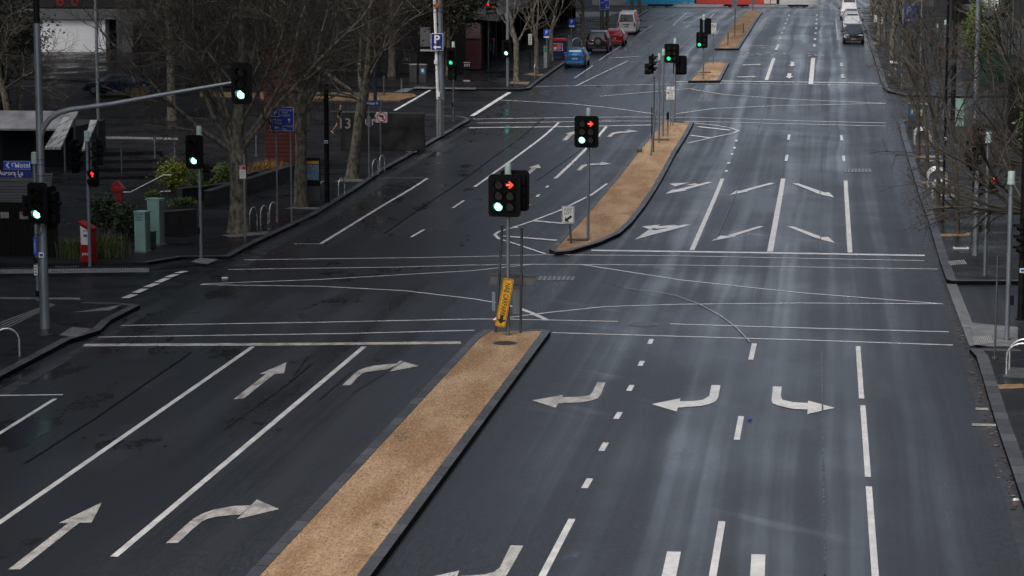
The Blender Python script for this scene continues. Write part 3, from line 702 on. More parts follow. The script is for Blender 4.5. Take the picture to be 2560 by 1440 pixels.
head(t, (offx(b, 1129), -.13, hgt(b, 143)), R(-6), 1, 3, {(0, 2): 'dg'}, w=.62, h=1.3); head(t, (-.1, .15, hgt(b, 180)), R(175), 1, 3, w=.62, h=1.1)
MB().box((-.06, -.05, 1.1), (.1, .14, .26)).build('push_button_box', BLKP, t, bevel=.015)
t, b, H, s = post('tall grey pole on the far corner with a single black head showing green', (1269, 216), -60, .11, cap=False, h=.13)
head(t, (offx(b, 1267), -.18, hgt(b, 121)), R(-6), 1, 3, {(0, 2): 'g'}, w=.74, h=1.3)
t, b, H, s = post('distant dark signal post in front of the shops with two small red lights', (1221, 175), -5, .05, rr_=DSTEEL, h=.13)
head(t, (0, -.1, hgt(b, 24)), R(-10), 1, 3, {(0, 0): 'red'}, board=False); head(t, (.42, 0, hgt(b, 24)), R(-60), 1, 3, {(0, 0): 'red'}, board=False)
# right side
t, b, H, s = post('grey post on the right footpath with a red walking figure among bare branches', (2462, 690), 330, .065, h=.13)
head(t, (.22, -.12, hgt(b, 462)), R(-4), 1, 2, {(0, 0): 'man'}, board=False)
head(t, (-.5, .15, hgt(b, 385)), R(65), 2, 3, w=.8, h=1.3); head(t, (-.35, .2, hgt(b, 348)), R(80), 1, 3, {(0, 0): 'red'}, board=False)
t, b, H, s = post('thick grey post on the right footpath with a sticker and dark sideways head', (2438, 640), 380, .11, cap=False, h=.13)
MB().box((0, -.115, hgt(b, 514)), (.16, .01, .13)).box((0, -.122, hgt(b, 514)), (.10, .008, .07), 1).build('sticker', [WHITE, SBLUE], t)
head(t, (.05, .2, hgt(b, 462)), R(95), 1, 3, w=.7, h=1.3); MB().box((.16, 0, 1.1), (.12, .14, .28)).build('push_button_box', BLKP, t, bevel=.015)
t, b, H, s = post('grey post with a large pale green cap beside the ribbed ramp on the right', (2517, 850), 428, .075, h=.13)
bands(t, .075, [H - .75]); head(t, (.42, .1, hgt(b, 600)), R(-80), 1, 3, w=.5, h=1.3)
MB().box((.12, 0, 1.25), (.12, .14, .3)).build('push_button_box', BLKP, t, bevel=.015)

# mast arm pole
b = P(113, 836, .13); H = hgt(b, -120); t = thing('mast_arm_signal', 'tall grey signal pole with a long curved arm reaching over the left lanes', 'traffic light', b, 0, 'traffic signal posts')
z1 = hgt(b, 58)
MB().tube([(0, 0, .12), (0, 0, 3.3), (0, 0, z1)], [.155, .13, .105], 20).build('pole', GALV, t, smooth=40)
MB().tube([(0, 0, z1), (0, 0, H)], [.10, .08], 16).build('upper_pole', BLKP, t, smooth=40)
mb = MB().cyl((0, 0, 0), .24, .03, 18).cyl((0, 0, .03), .17, .16, 18)
for i in range(8): mb.cyl((.2 * math.cos(i * .785), .2 * math.sin(i * .785), .03), .02, .06, 6)
mb.build('base_flange', DSTEEL, t, smooth=40)
arm = [(112, 372), (113, 350), (122, 320), (140, 297), (165, 281), (195, 273), (300, 258), (400, 239), (500, 221), (602, 203)]
pts = [(offx(b, x), -.02 - .0 * i, hgt(b, y)) for i, (x, y) in enumerate(arm)]
MB().tube(pts, [.10, .10, .095, .09, .085, .08, .07, .06, .052, .045], 14).build('arm', GALV, t, smooth=60)
head(t, (offx(b, 628), -.12, hgt(b, 204)), R(-6), 1, 3, {(0, 2): 'g'}, w=.66, h=1.28)
head(t, (offx(b, 111) , -.3, hgt(b, 505)), R(-6), 1, 3, {(0, 2): 'g'}, w=.66, h=1.28); head(t, (.28, .12, hgt(b, 520)), R(-100), 1, 3, w=.56, h=1.35)
head(t, (-.42, .1, hgt(b, 515)), R(120), 1, 2, board=False)
bands(t, .125, [hgt(b, 625), hgt(b, 412), hgt(b, 440), hgt(b, 400)])
zz = hgt(b, 636); MB().box((.0, -.16, zz), (.17, .012, .16)).box((0, -.168, zz), (.11, .006, .08), 1).build('sticker', [WHITE, SBLUE], t)
MB().tube([(-.1 + .18 * math.cos(a * .42), -.2, hgt(b, 572) + .18 * math.sin(a * .42)) for a in range(16)], .012, 6).build('loose_cable', BLKP, t)
# slim post with the blue street names beside it
b = P(95, 757, .05); H = hgt(b, 380); t = thing('street_name_post', 'slim post left of the mast arm pole with blue Hotel and Aurora La blades', 'street sign', b)
MB().tube([(0, 0, 0), (0, 0, H - .35)], .06, 12).build('pole', GALV, t, smooth=40)
MB().tube([(0, 0, H - .4), (0, 0, H - .02), (0, 0, H)], [.11, .095, .06], 14).build('finial_cap', PALEG, t, smooth=40)
def blade(t, b, px0, px1, py0, py1, words, mats, y=-.1, name='street_name_blade', rim=False):
    x0, x1 = offx(b, px0), offx(b, px1); za, zb = hgt(b, py1), hgt(b, py0)
    m = MB().ext(rr(x1 - x0, zb - za, .03, 3, (x0 + x1) / 2, (za + zb) / 2), y - .02, y + .02)
    if rim: m.box(((x0 + x1) / 2, y, zb - .005), (x1 - x0, .05, .03), 2).box(((x0 + x1) / 2, y, za + .005), (x1 - x0, .05, .03), 2)
    for wd, size, fx, fz, bold in words: m.text(wd, size, (x0 + (x1 - x0) * fx, y - .02, za + (zb - za) * fz), 1, bold)
    return m, x0, x1, za, zb
m, x0, x1, za, zb = blade(t, b, 19, 89, 403, 423, [('Hotel', .24, .70, .5, .012)], None, rim=True)
mz = (za + zb) / 2
m.ext([(x0 + .17, mz + .10), (x0 + .08, mz), (x0 + .17, mz - .10), (x0 + .22, mz - .10), (x0 + .14, mz), (x0 + .22, mz + .10)], -.126, -.121, 1)
for q in range(9):
    a0, a1 = R(20 + 35 * q), R(20 + 35 * (q + 1)); 
    if q < 7: m.add([(x0 + .36 + rad * math.cos(a) , -.125, mz + .02 + rad * .8 * math.sin(a)) for rad, a in ((.085, a0), (.085, a1), (.055, a1), (.055, a0))], [(0, 1, 2, 3)], 1)
m.ext([(x0 + .42, mz - .08), (x0 + .44, mz + .0), (x0 + .5, mz + .02), (x0 + .54, mz - .08), (x0 + .5, mz - .08), (x0 + .48, mz - .03), (x0 + .46, mz - .08)], -.126, -.121, 1)
m.build('street_name_blade', [SBLUE, WHITE, GALV], t)
m, x0, x1, za, zb = blade(t, b, 4, 90, 425, 444, [('Aurora La', .215, .38, .60, .01), ('2 - 86', .10, .60, .18, .008)], None)
for q in range(12):
    a0, a1 = R(30 * q), R(30 * q + 22)
    for cx in (.80, .88): m.add([(x0 + (x1 - x0) * cx + rad * math.cos(a), -.125, (za + zb) / 2 + .02 + rad * math.sin(a)) for rad, a in ((.07, a0), (.07, a1), (.058, a1), (.058, a0))], [(0, 1, 2, 3)], 2)
m.build('street_name_blade', [DBLUE, WHITE, SBLUE], t)
za, zb = hgt(b, 637), hgt(b, 592); MB().box((-.02, -.08, (za + zb) / 2), (.12, .02, zb - za)).text('I AURORA L', .09, (0, -.09, 0), 1, 0, Matrix.Translation((-.02, -.005, (za + zb) / 2)) @ Matrix.Rotation(R(-90), 4, 'Y')).build('vertical_plate', [SBLUE, WHITE], t)
za, zb = hgt(b, 688), hgt(b, 660); m = MB().ext(rr(.13, zb - za, .04, 3, -.02, (za + zb) / 2), -.09, -.07)
for i in range(4): m.box((-.02, -.093, za + .08 + i * .1), (.07, .004, .035), 1)
m.build('push_button_plate', [WHITE, INK], t)
MB().box((.02, -.08, hgt(b, 733)), (.12, .12, .2)).box((-.02, -.08, hgt(b, 650)), (.14, .05, .2)).build('push_button_box', BLKP, t, bevel=.02)

# ================================================================== SIGNS
def sign(name, label, base, top_py, rect, h=.13, r=.04, rz=0, cat='sign', group=None, polemat=GALV, two=None, lean=0, rr_=.06):
    """post(s) with one plate; rect = (px0, py0, px1, py1) of the plate"""
    b = P(*base, h); t = thing(name, label, cat, b, 0, group)
    H = hgt(b, top_py)
    MB().tube([(0, 0, -.05), (lean, 0, H)], r, 12).build('post', polemat, t, smooth=40)
    if two: MB().tube([(offx(b, two), 0, -.05), (offx(b, two) + lean, 0, H)], r, 12).build('post', polemat, t, smooth=40)
    x0, x1 = offx(b, rect[0]), offx(b, rect[2]); za, zb = hgt(b, rect[3]), hgt(b, rect[1])
    return t, b, x0, x1, za, zb
def face(x0, x1, za, zb, y=-.06, r=.05, border=None):
    W, H_ = x1 - x0, zb - za; cx, cz = (x0 + x1) / 2, (za + zb) / 2
    m = MB().ext(rr(W, H_, r, 4, cx, cz), y - .012, y + .012, 1 if border else 0)
    if border: m.ext(rr(W - border, H_ - border, max(.01, r - border / 2), 4, cx, cz), y - .016, y - .0125, 0)
    return m, cx, cz, W, H_, y - .016
def arrow_l(m, cx, cz, L, y, mi, rot=0, w=.16):
    p = [(-.5, 0), (-.12, .36), (-.12, w / 2 + .03), (.5, w / 2 + .03), (.5, -w / 2 - .03), (-.12, -w / 2 - .03), (-.12, -.36)]
    c, s_ = math.cos(rot), math.sin(rot)
    m.ext([(cx + L * (x * c - z * s_), cz + L * (x * s_ + z * c)) for x, z in p], y - .005, y, mi)

# tall parking pole
b = P(1100, 340, .13); t = thing('parking_pole', 'tall white and grey twin pole with a large blue P and left arrow plate', 'parking sign', b)
z0 = hgt(b, 250)
MB().tube([(0, 0, 0), (0, 0, z0)], [.26, .255], 20).build('steel_sleeve', BRUSH, t, smooth=40); MB().cyl((0, 0, z0), .27, .06, 20).build('sleeve_collar', CHROME, t, smooth=40)
MB().tube([(-.1, -.1, z0), (-.34, -.1, hgt(b, -80))], .10, 12).build('banner_pole', WHITE, t, smooth=40)
MB().tube([(.12, .05, z0), (-.02, .05, hgt(b, -80))], [.20, .15], 14).build('pole', GALV, t, smooth=40)
MB().box((-.05, -.22, hgt(b, 236)), (.2, .1, .3)).box((-.22, -.2, hgt(b, 155)), (.2, .1, .25)).build('control_box', WHITE, t, bevel=.015)
m, cx, cz, W, H_, y = face(offx(b, 1080), offx(b, 1111), hgt(b, 126), hgt(b, 83), -.32, .07, .06)
m.text('P', H_ * .68, (cx - .01, y, cz + H_ * .13), 1, .03); arrow_l(m, cx, cz - H_ * .30, W * .62, y, 1, w=.14)
m.build('sign_plate', [DBLUE, WHITE], t)
m = MB().box((-.2, -.21, hgt(b, 14)), (.25, .02, .2)).box((-.05, -.2, hgt(b, 8)), (.08, .02, .35)); m.build('orange_tape', M('orange_tape', (.4, .09, .01), .6), t)
for z in (hgt(b, 60), hgt(b, 175), hgt(b, 222)): MB().tube([(-.2, -.02, z), (-.2, -.02, z + .05)], .17, 10).build('clamp_band', DSTEEL, t)

# blue guide sign on two posts
t, b, x0, x1, za, zb = sign('parking_guide_sign', 'large square blue car park guide sign on two grey posts between the plane trees', (694, 556), 268, (679, 267, 740, 327), two=730)
m, cx, cz, W, H_, y = face(x0, x1, za, zb, -.06, .08, .05)
m.ext(rr(.36, .36, .04, 3, x0 + .25, zb - .26), y - .003, y, 1); m.ext(rr(.31, .31, .03, 3, x0 + .25, zb - .26), y - .006, y - .0035, 0); m.text('P', .30, (x0 + .25, y - .007, zb - .26), 1, .018)
for i, s_ in enumerate(('ETIHAD', 'EVENT', 'PARKING')): pass
for wd, fx, dz in (('DOCKLANDS', .68, .14), ('EVENT', .60, .25), ('PARKING', .64, .36), ('VICTORIA', .27, .56), ('HARBOUR', .27, .68), ('BATMANS', .73, .80), ('HILL', .60, .92)): m.text(wd, .125, (x0 + W * fx, y, zb - dz * H_), 1, .004, sx=.85)
arrow_l(m, x0 + W * .80, zb - H_ * .56, .2, y, 1, R(-90)); arrow_l(m, x0 + W * .28, zb - H_ * .86, .2, y, 1)
m.build('sign_plate', [SBLUE, WHITE], t)
# no left turn and Village St blade
t, b, x0, x1, za, zb = sign('no_left_turn_sign', 'white no left turn sign with a red ring on a slim post', (952, 425), 247, (942, 280, 970, 306))
m, cx, cz, W, H_, y = face(x0, x1, za, zb, -.06, .05)
ring = []
def ringp(m, cx, cz, ro, ri, y, mi, n=28):
    for i in range(n):
        a0, a1 = 2 * math.pi * i / n, 2 * math.pi * (i + 1) / n
        m.add([(cx + q * math.cos(a), y - .003, cz + q * math.sin(a)) for q, a in ((ro, a0), (ro, a1), (ri, a1), (ri, a0))], [(0, 1, 2, 3)], mi)
ringp(m, cx, cz, W * .45, W * .37, y, 1)
m.ext([(cx + W * .05, cz - W * .24), (cx + W * .05, cz + W * .05), (cx - W * .08, cz + W * .06), (cx - W * .08, cz - W * .04), (cx - W * .27, cz + W * .13), (cx - W * .08, cz + W * .27), (cx - W * .08, cz + W * .18), (cx + W * .15, cz + W * .18), (cx + W * .17, cz - W * .24)], y - .003, y, 2)
m.ext([(cx - W * .30, cz + W * .26), (cx - W * .26, cz + W * .30), (cx + W * .30, cz - W * .26), (cx + W * .26, cz - W * .30)], y - .009, y - .005, 1)
m.build('sign_plate', [WHITE, SRED, INK], t); MB().box((0, 0, hgt(b, 256)), (.14, .14, .3)).build('bracket', BRUSH, t)
t, b, x0, x1, za, zb = sign('street_name_sign', 'dark blue Village St blade on a slim post with a small plate', (923, 447), 252, (913, 252, 952, 264))
m, cx, cz, W, H_, y = face(x0, x1, za, zb, -.06, .02); m.text('Village St', .17, (cx + .03, y, cz), 1, .006); m.build('street_name_blade', [DBLUE, WHITE], t)
m, cx, cz, W, H_, y = face(offx(b, 920), offx(b, 928), hgt(b, 317), hgt(b, 290), -.06, .01); m.build('small_plate', [GALV, INK], t)
# small no stopping sign by big tree
t, b, x0, x1, za, zb = sign('parking_restriction_sign', 'small white sign with a red corner in front of the largest plane trunk', (613, 597), 385, (602, 414, 618, 446))
m, cx, cz, W, H_, y = face(x0, x1, za, zb, -.06, .01); m.box((x0 + W * .75, y, zb - H_ * .16), (W * .5, .006, H_ * .28), 1); ringp(m, x0 + W * .26, zb - H_ * .17, .07, .045, y - .004, 1)
m.text('P', .1, (x0 + W * .26, y, zb - H_ * .17), 2, .004); 
for i in range(4): m.box((cx, y, zb - H_ * (.45 + .12 * i)), (W * .7, .004, .018), 3)
m.build('sign_plate', [WHITE, SRED, INK, M('sign_small_print', (.4, .4, .4), .5)], t)
# keep left
t, b, x0, x1, za, zb = sign('keep_left_sign', 'leaning white KEEP LEFT sign at the front of the curved median', (1428, 609), 560, (1405, 515, 1436, 558), lean=-.06, polemat=DSTEEL, r=.045)
m, cx, cz, W, H_, y = face(x0, x1, za, zb, -.06, .04, .02)
m = MB().ext(rr(W, H_, .04, 4, cx, cz), y - .004, y + .02, 0).ext(rr(W - .04, H_ - .04, .03, 4, cx, cz), y - .006, y - .0045, 1).ext(rr(W - .075, H_ - .075, .02, 4, cx, cz), y - .008, y - .0065, 0)
m.text('KEEP', .175, (cx, y - .008, cz + H_ * .30), 1, .0, sx=.9); m.text('LEFT', .175, (cx, y - .008, cz + H_ * .09), 1, .0, sx=.9); arrow_l(m, cx, cz - H_ * .23, .37, y - .009, 1, R(38), w=.2)
o = m.build('sign_plate', [WHITE, INK], t); MB().tube([(-.05, -.03, zb - .08), (-.05, -.03, zb + .02)], .03, 8).build('bracket', GALV, t)
# U turn must give way
t, b, x0, x1, za, zb = sign('u_turn_sign', 'white U TURN MUST GIVE WAY sign on two thin posts', (1676, 314), 205, (1665, 216, 1686, 249), two=1682, r=.035)
m, cx, cz, W, H_, y = face(x0, x1, za, zb, -.06, .03)
m = MB().ext(rr(W, H_, .03, 4, cx, cz), y - .004, y + .02, 0).ext(rr(W - .03, H_ - .03, .03, 4, cx, cz), y - .006, y - .0045, 1).ext(rr(W - .055, H_ - .055, .02, 4, cx, cz), y - .008, y - .0065, 0)
for i, wd in enumerate(('U', 'TURN', 'MUST', 'GIVE', 'WAY')): m.text(wd, .19, (cx, y - .008, zb - H_ * (.12 + .19 * i)), 1, .006, sx=.85)
m.build('sign_plate', [WHITE, INK], t)
# no U turn
t, b, x0, x1, za, zb = sign('no_u_turn_sign', 'white NO U TURN sign on a thin post on the small square median', (1783, 161), 57, (1775, 57, 1790, 84), r=.035)
m, cx, cz, W, H_, y = face(x0, x1, za, zb, -.06, .02)
m = MB().ext(rr(W, H_, .03, 4, cx, cz), y - .004, y + .02, 0).ext(rr(W - .03, H_ - .03, .02, 4, cx, cz), y - .006, y - .0045, 1).ext(rr(W - .06, H_ - .06, .02, 4, cx, cz), y - .008, y - .0065, 0)
ringp(m, cx, cz + H_ * .2, W * .40, W * .33, y - .009, 1); m.text('U', .3, (cx, y - .008, cz + H_ * .19), 1, .02, Matrix.Translation((2 * cx, 0, 2 * (cz + H_ * .19))) @ Matrix.Diagonal((-1, 1, -1, 1)))
m.ext([(cx - W * .28, cz + H_ * .33), (cx - W * .22, cz + H_ * .36), (cx + W * .28, cz + H_ * .07), (cx + W * .22, cz + H_ * .04)], y - .014, y - .010, 1)
m.text('NO U', .17, (cx, y - .008, cz - H_ * .17), 1, .006, sx=.9); m.text('TURN', .17, (cx, y - .008, cz - H_ * .36), 1, .006, sx=.9); m.build('sign_plate', [WHITE, INK], t)
# carpark sign frame at the near median
b = P(1239, 831, .13); t = thing('sign_frame', 'frame of two thin leaning posts with a dull sign back behind the nearest signal', 'sign frame', b)
xb = offx(b, 1302)
MB().tube([(0, 0, -.05), (offx(b, 1256), 0, hgt(b, 563))], .04, 10).build('post', DSTEEL, t, smooth=40); MB().tube([(xb, 0, -.05), (offx(b, 1305), 0, hgt(b, 568))], .04, 10).build('post', DSTEEL, t, smooth=40)
xa, xc = offx(b, 1223), offx(b, 1335)
m = MB().box(((xa + xc) / 2, .06, hgt(b, 699)), (xc - xa, .012, hgt(b, 688) - hgt(b, 711)))
for py in (686, 711): m.box(((xa + xc) / 2, .03, hgt(b, py)), (xc - xa, .035, .05), 1)
m.build('plate_back', [M('dull_plate_back', (.13, .13, .135), .5, .3), DSTEEL], t, loc=None).rotation_euler = (0, R(1), 0)
t2 = thing('car_park_sign', 'tilted yellow NAB CARPARK plate with a black down arrow strapped to the nearest signal post', 'sign', b)
cx, cz = offx(b, 1269), (hgt(b, 689) + hgt(b, 807)) / 2
L = 118 / scl(b) * 1.03; Wp = 26 / scl(b)
X = Matrix.Translation((cx, -.72, cz)) @ Matrix.Rotation(R(10.5), 4, 'Y')
m = MB().ext(rr(Wp, L, .05, 4), -.012, .012, 0, X).ext(rr(Wp - .04, L - .04, .04, 4), -.015, -.0125, 1, X).ext(rr(Wp - .065, L - .065, .03, 4), -.018, -.0155, 0, X)
XT = X @ Matrix.Translation((0, 0, .12)) @ Matrix.Rotation(R(90), 4, 'Y')
m.text('NAB CARPARK', .235, (0, -.018, 0), 1, .004, XT, sx=.66)
p = [(.14, -.55), (-.02, -.70), (-.18, -.55), (-.07, -.57), (-.07, -.42), (.03, -.42), (.03, -.57)]
m.ext([(x + .02, z + .03) for x, z in p], -.024, -.019, 1, X)
m.build('sign_plate', [YEL, INK], t2)
for zq in (cz + .35, cz - .3): MB().box((offx(b, 1269), -.66, zq), (.2, .1, .04)).build('strap', DSTEEL, t2)
MB().box((offx(b, 1233), .1, hgt(b, 755)), (.1, .01, .62)).build('rear_plate', GALV, t); MB().box((offx(b, 1291), .12, hgt(b, 752)), (.28, .01, .85)).build('rear_plate', GALV, t)
tp = MB(); rn = random.Random(3)
for i in range(9):
    q = Vector((.02 + rn.uniform(-.12, .3), -.06, .32 + rn.uniform(-.05, .12))); a = rn.uniform(-1, 1)
    tp.add([q, q + Vector((.16 * math.cos(a), -.03, .16 * math.sin(a))), q + Vector((.16 * math.cos(a), .02, .16 * math.sin(a) + .05)), q + Vector((0, .03, .05))], [(0, 1, 2, 3)], i % 2)
o = tp.build('barrier_tape', [SRED, WHITE]); o.location = b; tag(o, 'scrap of red and white barrier tape tied round the leaning sign post', 'tape')
# far left parking signs
def psign(label, base, top, rect, grp='small blue parking signs', plate2=True):
    t, b, x0, x1, za, zb = sign('parking_sign', label, base, top, rect, group=grp, r=.04)
    m, cx, cz, W, H_, y = face(x0, x1, za, zb, -.06, .02)
    m.text('P', H_ * .55, (cx, y, cz + H_ * .12), 1, .02); m.box((cx, y - .002, za + H_ * .11), (W * .86, .006, H_ * .18), 1)
    m.build('sign_plate', [SBLUE, WHITE], t); return t
psign('blue P sign on a grey post behind the ticket machine', (1367, 165), 70, (1359, 73, 1374, 95)); psign('smaller blue P sign beyond the skip bin', (1428, 128), 45, (1422, 47, 1437, 68))
t, b, x0, x1, za, zb = sign('timetable_sign', 'narrow white notice on a dark post by the forked tree', (1325, 172), 40, (1321, 85, 1330, 112), polemat=BLKP)
m, cx, cz, W, H_, y = face(x0, x1, za, zb, -.06, .01)
for i in range(6): m.box((cx, y, zb - H_ * (.12 + .15 * i)), (W * .7, .004, H_ * .07), 1)
m.build('sign_plate', [WHITE, M('notice_print', (.2, .2, .2), .5)], t)
t, b, x0, x1, za, zb = sign('lane_sign', 'large blue sign with white arrows behind the white van', (1504, 80), -10, (1499, -6, 1523, 24), r=.05)
m, cx, cz, W, H_, y = face(x0, x1, za, zb, -.06, .05, .05)
for dx, dz, ww, hh in ((.3, .3, .5, .06), (-.2, .5, .6, .06), (.28, -.25, .08, .45), (.5, -.38, .4, .08), (-.3, .1, .5, .05)): m.box((cx + dx * .6, y - .002, cz + dz), (ww * .7, .006, hh), 1)
m.build('sign_plate', [SBLUE, WHITE], t)
t, b, x0, x1, za, zb = sign('large_parking_sign', 'large worn blue P sign with a right arrow among the right hand trees', (2300, 200), -20, (2254, 13, 2286, 61), r=.06)
m, cx, cz, W, H_, y = face(x0, x1, za, zb, -.08, .02, .03)
m.text('P', H_ * .55, (cx - .05, y, cz + H_ * .2), 1, .03); arrow_l(m, cx, cz - H_ * .28, W * .6, y, 1, R(180), w=.22); m.build('sign_plate', [DBLUE, GALV], t)
# back-to-front plates and bare posts on the medians
for lab, base, top, plate in (('grey sign back on a tall thin post on the far median', (1837, 90), 10, (1829, -12, 1842, 20)), ('short bare post at the near end of the far median', (1820, 113), 81, None), ('short bare post midway along the far median', (1858, 82), 59, None), ('tall plate back on a post at the far tip of the far median', (1882, 26), -30, (1878, -25, 1888, 8))):
    b = P(*base, .13); t = thing('median_post', lab, 'post', b)
    MB().tube([(0, 0, -.05), (0, 0, hgt(b, top))], .04, 10).build('post', DSTEEL, t, smooth=40)
    if plate:
        x0, x1, za, zb = offx(b, plate[0]), offx(b, plate[2]), hgt(b, plate[3]), hgt(b, plate[1])
        MB().box(((x0 + x1) / 2, -.05, (za + zb) / 2), (x1 - x0, .015, zb - za)).box(((x0 + x1) / 2, -.07, (za + zb) / 2), (x1 - x0, .03, .05)).build('sign_back', GALV, t)
    else: MB().cyl((0, 0, 0), .07, .03, 10).build('base_collar', DSTEEL, t)
b = P(1627, 388, .13); t = thing('leaning_post', 'bare grey pole leaning on the curved median', 'post', b); MB().tube([(0, 0, -.05), (offx(b, 1639), 0, hgt(b, 274))], .05, 10).build('post', GALV, t, smooth=40); MB().cyl((0, 0, 0), .09, .02, 10).build('base_collar', DSTEEL, t)
b = P(1634, 380, .13); t = thing('bare_post', 'tall upright thin pole behind the leaning pole on the curved median', 'post', b); MB().tube([(0, 0, -.05), (0, 0, hgt(b, 192))], .04, 10).build('post', DSTEEL, t, smooth=40); MB().tube([(-.1, 0, 0), (-.12, 0, hgt(b, 268))], .035, 8).build('brace', BLKP, t)
b = P(1669, 341, .13); t = thing('push_button_post', 'short post with a black push button box on the curved median', 'post', b); H = hgt(b, 284)
MB().tube([(0, 0, -.05), (0, 0, H)], .05, 10).build('post', GALV, t, smooth=40); MB().box((0, -.03, H - .15), (.16, .2, .42)).box((.03, -.05, H + .08), (.1, .14, .1)).build('push_button_box', BLKP, t, bevel=.03)

# manholes and drains: flat covers set in the ground
def cover(label, c, w, h=.006, mat=DSTEEL, rim=CONC, parent=None):
    b = P(*c, h); r = w / scl(b) / 2
    t = thing('manhole_cover', label, 'manhole', (b.x, b.y, b.z))
    MB().cyl((0, 0, 0), r, .008, 28).build('rim', rim, t); MB().cyl((0, 0, .008), r * .82, .006, 28).build('lid', mat, t)
cover('round manhole cover in the right lanes by the crossing lines', (1608, 811), 78, .004, M('manhole_iron', (.06, .062, .066), .4, .3, var=.3), M('manhole_rim', (.11, .115, .12), .5))
cover('dark round manhole cover set in the gravel behind the nearest signal', (1262, 858), 66, .137, M('dark_iron', (.02, .018, .018), .5), M('manhole_rim_gravel', (.14, .12, .09), .6))
cover('pale round cover in the footpath by the ribbed strip', (168, 664), 64, .03, LANE, CONC)
def grate(label, q, n=8):
    a, b_, c, d = [P(*p) for p in q]; o0 = (a + b_ + c + d) / 4; m = MB()
    m.add([v - o0 + Vector((0, 0, .010)) for v in (a, b_, c, d)], [(0, 1, 2, 3)], 0)
    for i in range(n):
        t0, t1 = (i + .25) / n, (i + .75) / n; m.add([a.lerp(b_, t0) - o0 + Vector((0, 0, .016)), a.lerp(b_, t1) - o0 + Vector((0, 0, .016)), d.lerp(c, t1) - o0 + Vector((0, 0, .016)), d.lerp(c, t0) - o0 + Vector((0, 0, .016))], [(0, 1, 2, 3)], 1)
    t = thing('drain_grate', label, 'drain', o0); m.build('grate', [M('grate_frame', (.075, .077, .08), .5), M('grate_bars', (.19, .19, .195), .5)], t)
grate('pale rectangular drain cover beside the nearest median tip', [(1342, 702), (1436, 702), (1440, 692), (1347, 691)]); grate('pale rectangular drain grate in the right lanes', [(2108, 431), (2180, 431), (2178, 422), (2110, 422)])
for lab, c in (('dark pit lid behind the leaning poles on the curved median', (1655, 350)), ('dark pit lid at the foot of the farthest post group', (1693, 305)), ('dark pit lid near the keep left sign', (1445, 600)), ('dark pit lid on the small square median', (1763, 181))):
    b = P(*c, .137); o = MB().box((0, 0, .02), (.9, .5, .03)).box((0, 0, .037), (.82, .42, .006), 1).build('pit_lid', [M('pit_iron', (.03, .028, .026), .6), M('pit_iron_worn', (.05, .045, .04), .6)]); o.location = b; tag(o, lab, 'pit lid')
# ================================================================== VEHICLES
def carpaint(n, c, r=.22, metal=.25): return M(n, c, r, metal, var=.08, scale=3, coat=.5)
TAIL = M('tail_lamp', (.35, .012, .01), .25, var=.1); HEADL = M('head_lamp', (.55, .57, .58), .12, .4, var=.1); PLATE = M('number_plate', (.55, .56, .55), .4, var=.15, scale=20)
TRIM = M('black_trim', (.012, .012, .013), .5, var=.2); RIM = M('alloy_rim', (.35, .36, .37), .35, .8, var=.15); SCREEN = M('car_glass', (.02, .028, .03), .08, var=.3, scale=2, spec=.8)
def quadp(m, a, b, c, d, ins=.08, off=.012, mi=0):
    a, b, c, d = map(Vector, (a, b, c, d)); ce = (a + b + c + d) / 4
    n = (b - a).cross(d - a).normalized()
    q = []
    for p in (a, b, c, d):
        v = ce - p; L = v.length; q.append(p + v * min(.45, ins / L) + n * off)
    inner = [p - n * off * 1.5 for p in q]
    m.add(q + inner, [(0, 1, 2, 3), (0, 4, 5, 1), (1, 5, 6, 2), (2, 6, 7, 3), (3, 7, 4, 0)], mi)
